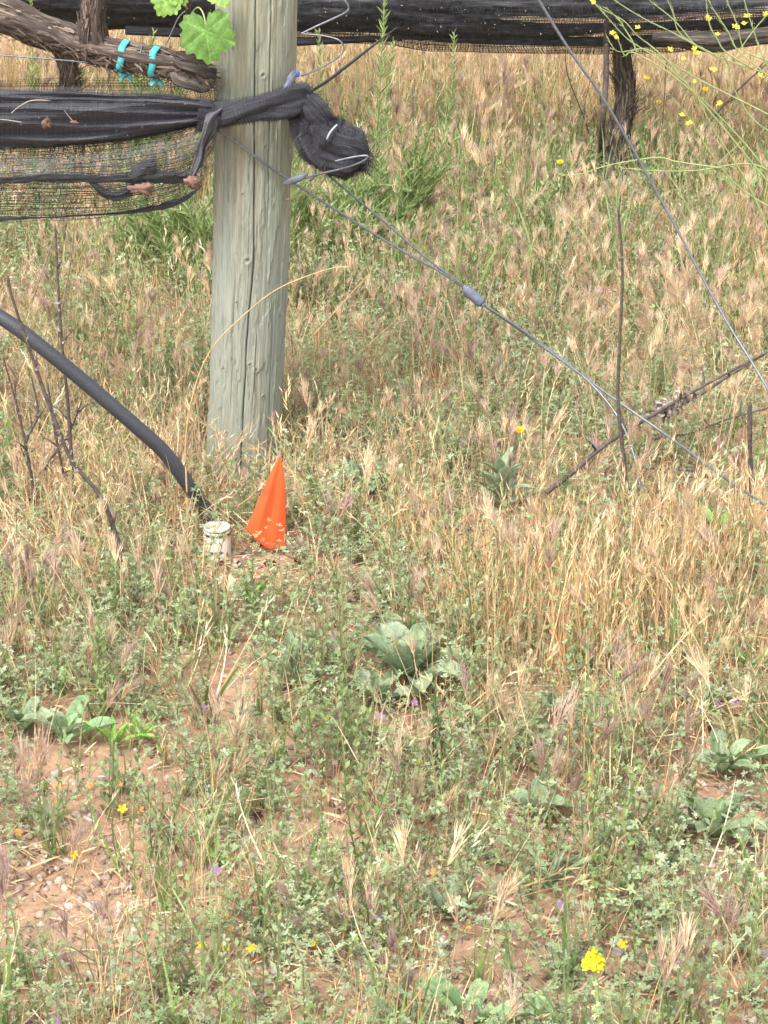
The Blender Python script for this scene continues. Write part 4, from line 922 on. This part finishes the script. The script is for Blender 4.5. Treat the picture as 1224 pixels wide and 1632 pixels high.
rosette(1075, 318, .11, 9, 'big dark green leaves at the foot of the mustard plant', wr=.38, cols=[(.14, .26, .08), (.2, .32, .12)])
rosette(1190, 325, .10, 8, 'big green leaves at the right edge below the mustard', wr=.36, cols=[(.16, .28, .09), (.2, .32, .12)])
rosette(25, 935, .060, 10, 'pale green leaves at the left edge in dead litter', wr=.35)
rosette(575, 1190, .045, 9, 'small narrow plant below the largest rosette', 'lan', .2, (.6, 1.4), cols=[(.26, .38, .14)])

# ------------------------------------------------------------------ tall narrow leaved weeds behind the post
def tall_weed(paths, label, leafL=.036, cols=((.25, .32, .12), (.31, .38, .17), (.20, .27, .09)), dens=.0033, group='tall narrow leaved weeds'):
    b_ = paths[0][0]; w_ = empty('tall_weed', G(b_[0], b_[1]), label, 'weed', group); a = Acc()
    if len(paths) > 1: paths = paths+[[(q[0]+U(-22, 22)+i_*d1, q[1]+(0 if i_ == 0 else U(-45, 25)), 0) for i_, q in enumerate(pth)] for pth in paths for d1 in (-20, -10, 0, 12, 22, 6)]
    else: paths = paths+[[(q[0]+U(-7, 7)+5*i_, q[1]+i_*22, 0) for i_, q in enumerate(paths[0][:-1])]]
    for pth in paths:
        Yb = G(pth[0][0], pth[0][1])[1]; pp = [G(*pth[0][:2])]+[P(x, y, Yb+dy) for x, y, dy in pth[1:]]
        tube_obj('stem', pp, [.0020]+[.0014]*(len(pp)-2)+[.0006], M_shoot, 40, 7, None, 1, w_)
        Rs_ = resample(pp, 200); Ls_ = np.concatenate([[0], np.cumsum(np.linalg.norm(np.diff(Rs_, axis=0), axis=1))]); k = int(Ls_[-1]/dens)
        T = np.gradient(Rs_, axis=0)
        for q in range(k):
            t = (q+.5)/k
            if t < .12: continue
            i_ = min(int(np.searchsorted(Ls_, t*Ls_[-1])), 199); d0 = T[i_]/np.linalg.norm(T[i_]); az = q*2.4
            e = d0*U(.6, 1.1)+np.array([math.cos(az), math.sin(az), U(0, .3)])*U(.5, .9); e /= np.linalg.norm(e)
            L = leafL*U(.6, 1.2)*(1-.55*max(0, t-.6)/.4); pq, _ = blade_pts(Rs_[i_], e, L, U(0, .7), 3); V, f = ribbon(pq, [.0012, .0019, .0013, 0], np.cross(e, perp(e))); a.add(V, f, random.choice(cols))
    a.build('leaves', M_leaf, w_)
TW = [
 ([[(588, 420), (598, 250, 0), (606, 120, 0), (612, 0, 0), (600, -60, 0)]], 'tallest green weed stem right of the net knot'),
 ([[(655, 395), (690, 280, 0), (718, 160, 0), (724, 52, 0)]], 'single tall green weed leaning right, its tip under the netting'),
 ([[(640, 405), (670, 330, 0), (695, 250, 0)], [(625, 400), (650, 310, 0), (662, 225, 0)]], 'shorter green weed beside the leaning tall one'),
 ([[(560, 400), (575, 330, 0), (588, 290, 0)], [(545, 410), (548, 350, 0), (560, 300, 0)], [(575, 420), (600, 350, 0), (625, 300, 0)]], 'bushy green weed just right of the post under the knot'),
 ([[(500, 420), (495, 350, 0), (505, 300, 0)], [(485, 420), (480, 340, 0), (478, 290, 0)], [(515, 430), (530, 360, 0), (540, 310, 0)]], 'bushy green weed touching the right side of the post'),
 ([[(600, 440), (625, 380, 0), (650, 330, 0)], [(610, 445), (640, 400, 0), (675, 360, 0)], [(590, 440), (600, 390, 0), (610, 340, 0)]], 'spreading green weed under the wires'),
 ([[(530, 450), (545, 400, 0), (575, 360, 0)], [(520, 455), (510, 400, 0), (520, 360, 0)]], 'low green weed right of the post'),
 ([[(310, 460), (300, 380, 0), (285, 310, 0)], [(320, 465), (325, 390, 0), (322, 330, 0)], [(300, 460), (270, 390, 0), (245, 330, 0)]], 'dark green weed touching the left side of the post'),
 ([[(260, 450), (235, 390, 0), (205, 345, 0)], [(270, 455), (262, 400, 0), (240, 350, 0)], [(250, 450), (215, 410, 0), (180, 380, 0)]], 'green weed below the hanging netting, left of the post'),
 ([[(335, 470), (340, 400, 0), (332, 350, 0)], [(290, 470), (285, 430, 0), (262, 400, 0)]], 'low green weed tucked behind the post at left'),
 ([[(60, 330), (50, 180, 0), (52, 60, 0), (48, 0, 0)]], 'green weed stem seen through the vine arm at upper left'),
 ([[(225, 320), (222, 180, 0), (215, 90, 0)], [(245, 330), (255, 200, 0), (250, 130, 0)]], 'green weed behind the open netting'),
 ([[(450, 470), (460, 380, 0), (470, 180, 0), (474, 130, 0)]], 'thin green weed peeking out behind the post'),
 ([[(512, 330), (508, 200, 0), (510, 130, 0), (508, 50, 0)]], 'thin green weed rising behind the curled wire'),
]
for pth, lb in TW: tall_weed(pth, lb)

# ------------------------------------------------------------------ dry sticks and stalks
def stick(pts, r0, label, twigs=0, mat=None, name='dry_stalk', bumpy=.25, buds=0, r1=None, dry=None):
    Yb = G(pts[0][0], pts[0][1])[1]; pp = []
    for i_, q in enumerate(pts):
        pp.append(P(q[0], q[1], (Yb if len(q) < 3 else q[2])+(0 if len(q) > 2 else .0)))
    if len(pts[0]) < 3: pp[0] = G(pts[0][0], pts[0][1])
    s_ = empty(name, pp[0], label, 'dry stalk', 'bare dry stalks')
    m_ = mat or M_stick; rr = np.linspace(r0, r1 if r1 else r0*.45, len(pp))
    tube_obj('stem', pp, rr, m_, 60, 8, lambda TH, L, r: r*bumpy*(fbm(TH*2, L*60, seed=int(pts[0][0]) % 50, o=2)*2), 1, s_)
    R_ = resample(pp, 60)
    for _ in range(twigs):
        i_ = random.randint(10, 52); d = rdir(U(.3, 1.1), U(0, 6.3)); q_, _ = blade_pts(R_[i_], d, U(.02, .06), U(0, .6), 4)
        tube_obj('twig', q_, [r0*.5]*3+[r0*.2]*2, m_, 10, 5, None, 1, s_)
    if buds:
        a = Acc()
        for _ in range(buds):
            i_ = random.randint(6, 58); c_ = R_[i_]+perp(np.array([0, 0, 1.]))*r0
            for _ in range(4):
                d = rdir(U(0, 2.5), U(0, 6.3)); q_, _ = blade_pts(c_, d, U(.003, .008), 1, 3); V, f = ribbon(q_, [.001, .0016, .001, 0], perp(d)); a.add(V, f, random.choice([(.32, .28, .24), (.22, .18, .15), (.42, .38, .33)]))
        a.build('dried_buds', M_straw, s_)  # tiny dried buds along the stalk, joined in one mesh
    return s_
stick([(208, 970), (200, 905), (165, 800), (118, 740), (95, 690), (62, 600), (38, 530), (18, 470), (12, 440)], .0042, 'long crooked dark stalk with pale buds crossing the hose at the far left', 3, buds=26)
stick([(122, 835), (116, 760), (108, 640), (98, 540), (92, 440), (88, 360)], .0036, 'tall thin straight dark stalk crossing the hose, second from the left', 2, buds=22)
stick([(118, 815), (105, 770), (88, 690), (76, 610)], .0032, 'short dark stalk between the two tall ones at left', 2, buds=12)
stick([(60, 840), (50, 760), (30, 660), (5, 570)], .003, 'thin leaning twig at the left edge', 3, buds=12)
stick([(1003, 860), (1001, 828), (995, 740), (985, 640), (988, 540), (992, 430), (985, 330)], .0040, 'tall dark bare stalk crossing both guy wires, right', 1, buds=4)
stick([(985, 500, 4.9), (1010, 475, 4.9), (1052, 450, 4.9)], .002, 'short side branch by the tall dark stalk', 0)
stick([(870, 785, 3.76), (908, 757, 3.78), (960, 712, 3.81), (1010, 680, 3.86), (1068, 645, 3.91), (1130, 610, 3.95), (1224, 560, 3.96)], .0048, 'diagonal dead branch bearing curled leaves, below the guy wire', 5, buds=3)
stick([(1030, 668, 3.96), (1110, 632, 4.05), (1160, 600, 4.05), (1250, 545, 4.05)], .0040, 'forked dead branch lying over the diagonal one at right', 1)
stick([(1196, 858), (1197, 780), (1195, 700), (1195, 643)], .0042, 'short grey upright stick near the right edge', 0, r1=.0035)
stick([(680, 705), (682, 620), (690, 540), (705, 440)], .0020, 'thin reddish dry stalk right of the post', 2, M_stickp)
stick([(905, 660), (935, 600), (960, 550), (985, 525)], .0026, 'pale dried stem leaning right under the wire', 1, M_stickp, buds=8)
stick([(300, 880), (298, 790), (296, 700), (310, 620), (335, 560), (375, 515), (440, 462), (520, 430), (560, 425)], .0016, 'thin tan stem arching across the face of the post', 0, M_stickg)
stick([(325, 860), (312, 800), (300, 750)], .0016, 'reddish thin stalk beside the hose end', 1, M_stickp)
stick([(450, 590), (490, 545), (540, 490), (585, 440)], .0022, 'pale straw leaning right from the post', 0, M_stickg)
stick([(225, 632), (190, 590), (140, 555), (100, 525)], .0026, 'brown fallen stem behind the hose', 1, M_stickp)
stick([(232, 640), (160, 592), (60, 560)], .0016, 'thin brown stem lying behind the hose', 1, M_stickp)
stick([(30, 560), (55, 470), (95, 350), (105, 300)], .0018, 'tan stem standing behind the hose at left', 1, M_stickp)
stick([(90, 620), (95, 520), (112, 420), (120, 345)], .0022, 'reddish brown stem beneath the netting at left', 1, M_stickp)
stick([(215, 900, 3.72), (300, 880, 3.60), (360, 884, 3.60), (410, 880, 3.60), (460, 875, 3.60), (560, 872, 3.62), (640, 885, 3.66)], .0022, 'crooked twig lying in front of the pipe stub and flag', 2)
stick([(255, 800, 3.80), (330, 785, 3.80), (400, 785, 3.80), (412, 780, 3.80)], .0022, 'dark twig lying behind the hose end', 2)
stick([(415, 785, 3.82), (385, 735, 3.80), (345, 690, 3.80), (300, 655, 3.80)], .0010, 'thin pale stem leaning before the foot of the post', 0, M_stickp)
stick([(0, 1425, 2.72), (60, 1405, 2.73), (120, 1392, 2.74)], .0030, 'pale stick lying on bare soil at lower left', 1, M_stickp)
stick([(600, 905), (700, 905), (810, 848), (830, 846)], .0016, 'thin pale straw lying right of the flag', 0, M_stickp)
stick([(845, 300), (845, 240), (852, 200)], .0022, 'short dark stalk left of the dark vine trunk', 2)
stick([(950, 270), (935, 200), (905, 120), (900, 60)], .0020, 'thin bare stem just left of the thin stake', 0)
stick([(925, 265), (930, 180), (945, 110)], .0016, 'second thin bare stem left of the thin stake', 0)
stick([(1060, 300), (1120, 210), (1170, 150), (1224, 100)], .0030, 'bare brown branch leaning right under the mustard', 3)
stick([(1040, 290), (1055, 200), (1062, 100)], .0018, 'thin dark stem standing behind the mustard', 2)
stick([(985, 360), (990, 300), (995, 230)], .0022, 'thin bare stalk in front of the dark trunk base', 2)
stick([(1040, 700, 4.0), (1100, 690, 4.0), (1160, 668, 4.0), (1224, 650, 4.0)], .0028, 'low brown twig running right below the curled leaves', 4)
stick([(1010, 745, 3.9), (1070, 748, 3.9), (1140, 752, 3.9)], .0026, 'short flat twig lying below the wire end', 3)
stick([(70, 800), (40, 720), (60, 660), (50, 600)], .0026, 'branching dead weed stem at the far left, most twigs', 9, buds=16)
stick([(30, 830), (75, 740), (110, 690), (130, 640)], .0024, 'branching grey dead weed behind the crooked stalk', 9, buds=16)
# curled leaves on the diagonal branch
cl = empty('curled_leaves', P(1070, 643, 3.94), 'cluster of grey curled dead leaves hanging on the diagonal branch', 'dead leaves'); a = Acc()
for _ in range(60):
    q_ = random.triangular(0, 95, 35); c_ = P(1022+q_, 668-q_*.42+random.gauss(0, 6), 3.94+U(-.01, .01)); az = U(0, 6.3); leaf_blade(a, c_, az, U(-1.2, 1.2), U(.012, .022), U(.006, .010), U(1, 4), random.choice([(.32, .27, .24), (.24, .20, .18), (.42, .36, .32), (.17, .13, .12)]), 'lan', .5)
a.build('leaves', M_straw, cl)

# ------------------------------------------------------------------ mustard
MC = (.74, .66, .10)
def petals(a, c, r, n_=4, colr=MC, nrm=(0, -.4, 1), cupv=.35):
    nrm = np.array(nrm, float); nrm /= np.linalg.norm(nrm); f = np.cross(nrm, [1, 0, .1]); f /= np.linalg.norm(f); g_ = np.cross(nrm, f); a0 = U(0, 6)
    for k in range(n_):
        an = a0+k*2*math.pi/n_; d = f*math.cos(an)+g_*math.sin(an); s = np.cross(nrm, d)
        V = [c, c+d*r*.55-s*r*.36+nrm*r*cupv*.5, c+d*r*.95-s*r*.25+nrm*r*cupv, c+d*r*1.05+nrm*r*cupv*.8, c+d*r*.95+s*r*.25+nrm*r*cupv, c+d*r*.55+s*r*.36+nrm*r*cupv*.5]
        a.add(V, np.array([(0, 1, 2), (0, 2, 3), (0, 3, 4), (0, 4, 5)]), np.array(colr)*U(.85, 1.1))
MY = 5.1; mroot = G(1262, 420)
mus = empty('mustard_plant', [mroot[0], mroot[1], mroot[2]], 'tall thin green mustard with small yellow flowers, upper right', 'mustard')
base_c = np.array([P(1262, 90, MY)[0], MY, P(1262, 90, MY)[2]])
def mst(pts, r0=.0030, dy=0.0):
    pp = [P(x, y, MY+dy) for x, y in pts]; tube_obj('branch', pp, [max(.0009, r0*(1-.6*i_/(len(pp)-1))) for i_ in range(len(pp))], M_shoot, 50, 7, None, 1, mus)
    a = Acc(); R_ = resample(pp, 60); k0 = 25
    for i_ in range(k0, 60, 2):      # small seed pods pressed to the stem
        t = R_[min(59, i_+1)]-R_[i_-1]; t /= np.linalg.norm(t); d = t+perp(t)*.45; d /= np.linalg.norm(d); q_, _ = blade_pts(R_[i_], d, U(.009, .016), .1, 3); V, f = ribbon(q_, [.0006, .001, .0006, 0], perp(d)); a.add(V, f, (.30, .36, .15))
    a.build('seed_pods', M_leaf, mus)
tube_obj('stem', [mroot, P(1262, 300, MY), P(1255, 180, MY), P(1262, 60, MY), P(1280, -120, MY)], [.007, .006, .005, .004, .003], M_shoot, 50, 10, None, 1, mus)
for k_, pts in enumerate([
 [(1262, 330), (1224, 290), (1150, 200), (1107, 149), (1068, 101), (1038, 74), (1015, 56), (994, 33), (961, 15), (942, 0)],
 [(1262, 330), (1190, 232), (1100, 140), (1045, 92), (1000, 62), (970, 30), (944, 2)],
 [(1015, 84), (1008, 66), (995, 45), (985, 30), (965, 12)],
 [(1107, 149), (1060, 112), (1010, 84), (995, 88), (985, 62), (980, 54)],
 [(1259, 140), (1224, 119), (1163, 98), (1122, 80), (1074, 53), (1027, 30), (979, 0), (960, -20)],
 [(1140, 88), (1086, 56), (1072, 20), (1060, -10)], [(1110, 75), (1074, 32), (1035, 0), (1020, -20)],
 [(1200, 110), (1157, 83), (1143, 62), (1131, 40), (1125, 0), (1122, -30)],
 [(1259, 150), (1205, 105), (1174, 78), (1160, 50), (1140, 20), (1126, -5)],
 [(1261, 110), (1200, 88), (1184, 76), (1175, 40), (1160, 5), (1150, -20)],
 [(1180, 78), (1200, 50), (1220, 25), (1232, 0)], [(1259, 170), (1216, 90), (1200, 45), (1186, 0)],
 [(1259, 200), (1180, 160), (1120, 130), (1060, 95), (1027, 78), (985, 82), (967, 58)],
 [(1262, 300), (1200, 262), (1107, 272), (1040, 272), (991, 268)], [(1150, 268), (1080, 258), (1050, 251), (1009, 256), (964, 265), (919, 279), (890, 277)],
 [(1262, 350), (1180, 300), (1130, 240), (1100, 190), (1066, 150)], [(1262, 230), (1200, 190), (1165, 130), (1160, 100), (1148, 85)],
 [(1240, 400), (1190, 290), (1140, 210), (1110, 150), (1100, 110)]]): mst(pts, .0020 if k_ not in (5, 6, 10) else .0014, dy=.04*math.sin(k_*2.1))
for k_, (x, y) in enumerate([(385, 185), (405, 197), (525, 150), (700, 265), (825, 262), (843, 288), (775, 310), (930, 370), (820, 440), (1190, 410), (1200, 80), (1110, 85), (1055, 145), (1090, 130), (900, 95), (950, 190), (965, 555), (770, 605), (800, 655), (285, 5)]):
    px, py = 860+x*.2974, y*.2974; a = Acc(); c_ = P(px, py, MY-.01)
    for q in range(4 if k_ in (0, 1, 5, 18, 19, 14) else 2): petals(a, c_+[U(-.004, .004), U(-.004, .004), U(-.004, .004)], U(.004, .0065), 4, MC, (U(-.5, .5), -.8, 1))
    a.build('flower', M_petal, mus)
def daisy(px, py, label):
    b_ = G(px, py+95); top = P(px, py, b_[1]); d_ = empty('yellow_daisy', b_, label, 'flower', 'yellow daisies by the dark vine trunk')
    tube_obj('stem', [b_, (b_+top)/2+[.004, 0, 0], top], .0014, M_shoot, 16, 6, None, 1, d_); a = Acc(); petals(a, top, .0075, 9, (.90, .58, .02), (0, -.5, 1), .15); petals(a, top+[0, -.001, .001], .004, 8, (.80, .42, .01), (0, -.5, 1), .3); a.build('flower_head', M_petal, d_)
daisy(1031, 124, 'orange yellow daisy right of the dark trunk, lowest netting edge above it'); daisy(1124, 142, 'brightest yellow daisy under the mustard stems'); daisy(1050, 163, 'orange yellow daisy lower among green stems'); daisy(893, 258, 'yellow daisy left of the dark trunk base')
daisy(828, 685, 'orange yellow flower on the tall pale woolly plant'); daisy(810, 673, 'yellow flower just left of the orange one on the woolly plant')
# foreground mustard flower
fm = G(962, 1760); topY = fm[1]
ff = empty('mustard_flower', fm, 'single bright yellow mustard flower head on a green stem, bottom right', 'flower')
tp = P(946, 1530, topY); tube_obj('stem', [fm, P(956, 1640, topY), P(952, 1590, topY), P(950, 1556, topY), tp], [.0026, .0024, .0022, .0020, .0016], M_shoot, 40, 8, None, 1, ff)
a = Acc()
for k in range(26): th = k*2.4; petals(a, tp+np.array([.0085*math.cos(th)*(k/26)**.5, .0085*math.sin(th)*(k/26)**.5, .012*(1-k/26)-.004+U(-.007, .003)]), U(.0055, .008), 4, (.72, .66, .03), (math.cos(th)*.8, math.sin(th)*.8-.4, .8), .3)
a.build('flower_head', M_petal, ff); a = Acc()
for k in range(9):
    o_ = P(951+U(-2, 2), 1565+k*8, topY-.002); petals(a, o_+perp(np.array([0, 0, 1.]))*.0035, .0030, 4, (.72, .72, .36), (U(-1, 1), -1, .6), .5)
a.build('buds', M_petal, ff)

# ------------------------------------------------------------------ tiny wild flowers, one object each
LAND = [(445, 800, 'the orange flag'), (347, 870, 'the white pipe stub'), (650, 1080, 'the largest rosette'), (946, 1530, 'the big yellow flower head'), (712, 1445, 'the narrow felted rosette'), (1145, 1290, 'the two right edge rosettes'), (100, 1170, 'the broad leaved plant at left'), (985, 260, 'the dark vine trunk'), (60, 1480, 'the bare soil at lower left'), (345, 1350, 'the flat bright green tuft'), (852, 1290, 'the round leaved rosette'), (752, 1620, 'the big leaves at the bottom edge'), (905, 1140, 'the rosette under purplish heads'), (208, 1180, 'the two bright green tufts'), (755, 472, 'the wire gripper'), (875, 1400, 'the narrow silvery tuft'), (1224, 1632, 'the bottom right corner'), (0, 1632, 'the bottom left corner')]
used = {}
def where(px, py, kind):
    L = sorted(LAND, key=lambda q: (q[0]-px)**2+(q[1]-py)**2)
    for q in L:
        dx, dy = px-q[0], py-q[1]; d = ('right' if dx > 0 else 'left') if abs(dx) > 1.8*abs(dy) else ('below' if dy > 0 else 'above') if abs(dy) > 1.8*abs(dx) else ('lower' if dy > 0 else 'upper')+(' right' if dx > 0 else ' left')
        d = d if d in ('below', 'above') else d+' of'; s = f'tiny {kind} flower {"close" if math.hypot(dx, dy) < 60 else "a little way" if math.hypot(dx, dy) < 130 else "well"} {d} {q[2]}'
        if s not in used: used[s] = 1; return s
def tiny(px, py, colr, r, name, label, group, n_=5, h=.03):
    b_ = G(px, py+h*850); top = P(px, py, b_[1]); o_ = empty(name, b_, where(px, py, name.split('_')[0]), 'flower', group)
    tube_obj('stem', [b_, (b_+top)/2+[U(-.003, .003), 0, 0], top], .0006, M_shoot, 8, 5, None, 1, o_); a = Acc(); petals(a, top, r, n_, colr, (U(-.4, .4), -.7, 1), .2); a.build('petals', M_petal, o_)
PUR, YEL, ORA = (.44, .26, .52), (.78, .60, .03), (.75, .36, .10)
for x, y in [(343, 1387), (228, 1255), (88, 1625), (607, 1463), (704, 1499), (990, 1503), (1075, 1535), (1220, 1520), (660, 1120), (606, 1142), (900, 1518), (1145, 1122), (1170, 1120), (887, 365), (955, 462), (325, 1128), (892, 1442), (985, 1516), (1224, 1526)]:
    tiny(x, y, PUR, U(.0055, .008), 'purple_flower', 'tiny purple flower low among the weeds', 'tiny purple flowers')
for x, y in [(283, 1009), (256, 1192), (668, 1214), (118, 1362), (195, 1289), (444, 1461), (322, 1508), (359, 1509), (400, 1511), (411, 1512), (502, 1502), (945, 1243), (1040, 945), (948, 1412), (992, 1505), (1071, 1521), (523, 1145), (635, 1195), (770, 1145), (820, 1060), (45, 1005), (1095, 70), (1160, 480)]:
    tiny(x, y, YEL, U(.0045, .007), 'yellow_flower', 'tiny yellow flower among the clover', 'tiny yellow flowers')
for x, y in [(314, 891), (30, 1327), (143, 1251), (191, 1250), (223, 1290), (92, 1252), (63, 1150), (365, 1477), (746, 1475), (1072, 1562), (1100, 1576), (692, 1390), (360, 1460), (62, 1195), (145, 1201), (90, 1278)]:
    tiny(x, y, ORA, U(.004, .006), 'orange_flower', 'tiny orange flower near the bare soil', 'tiny orange flowers')
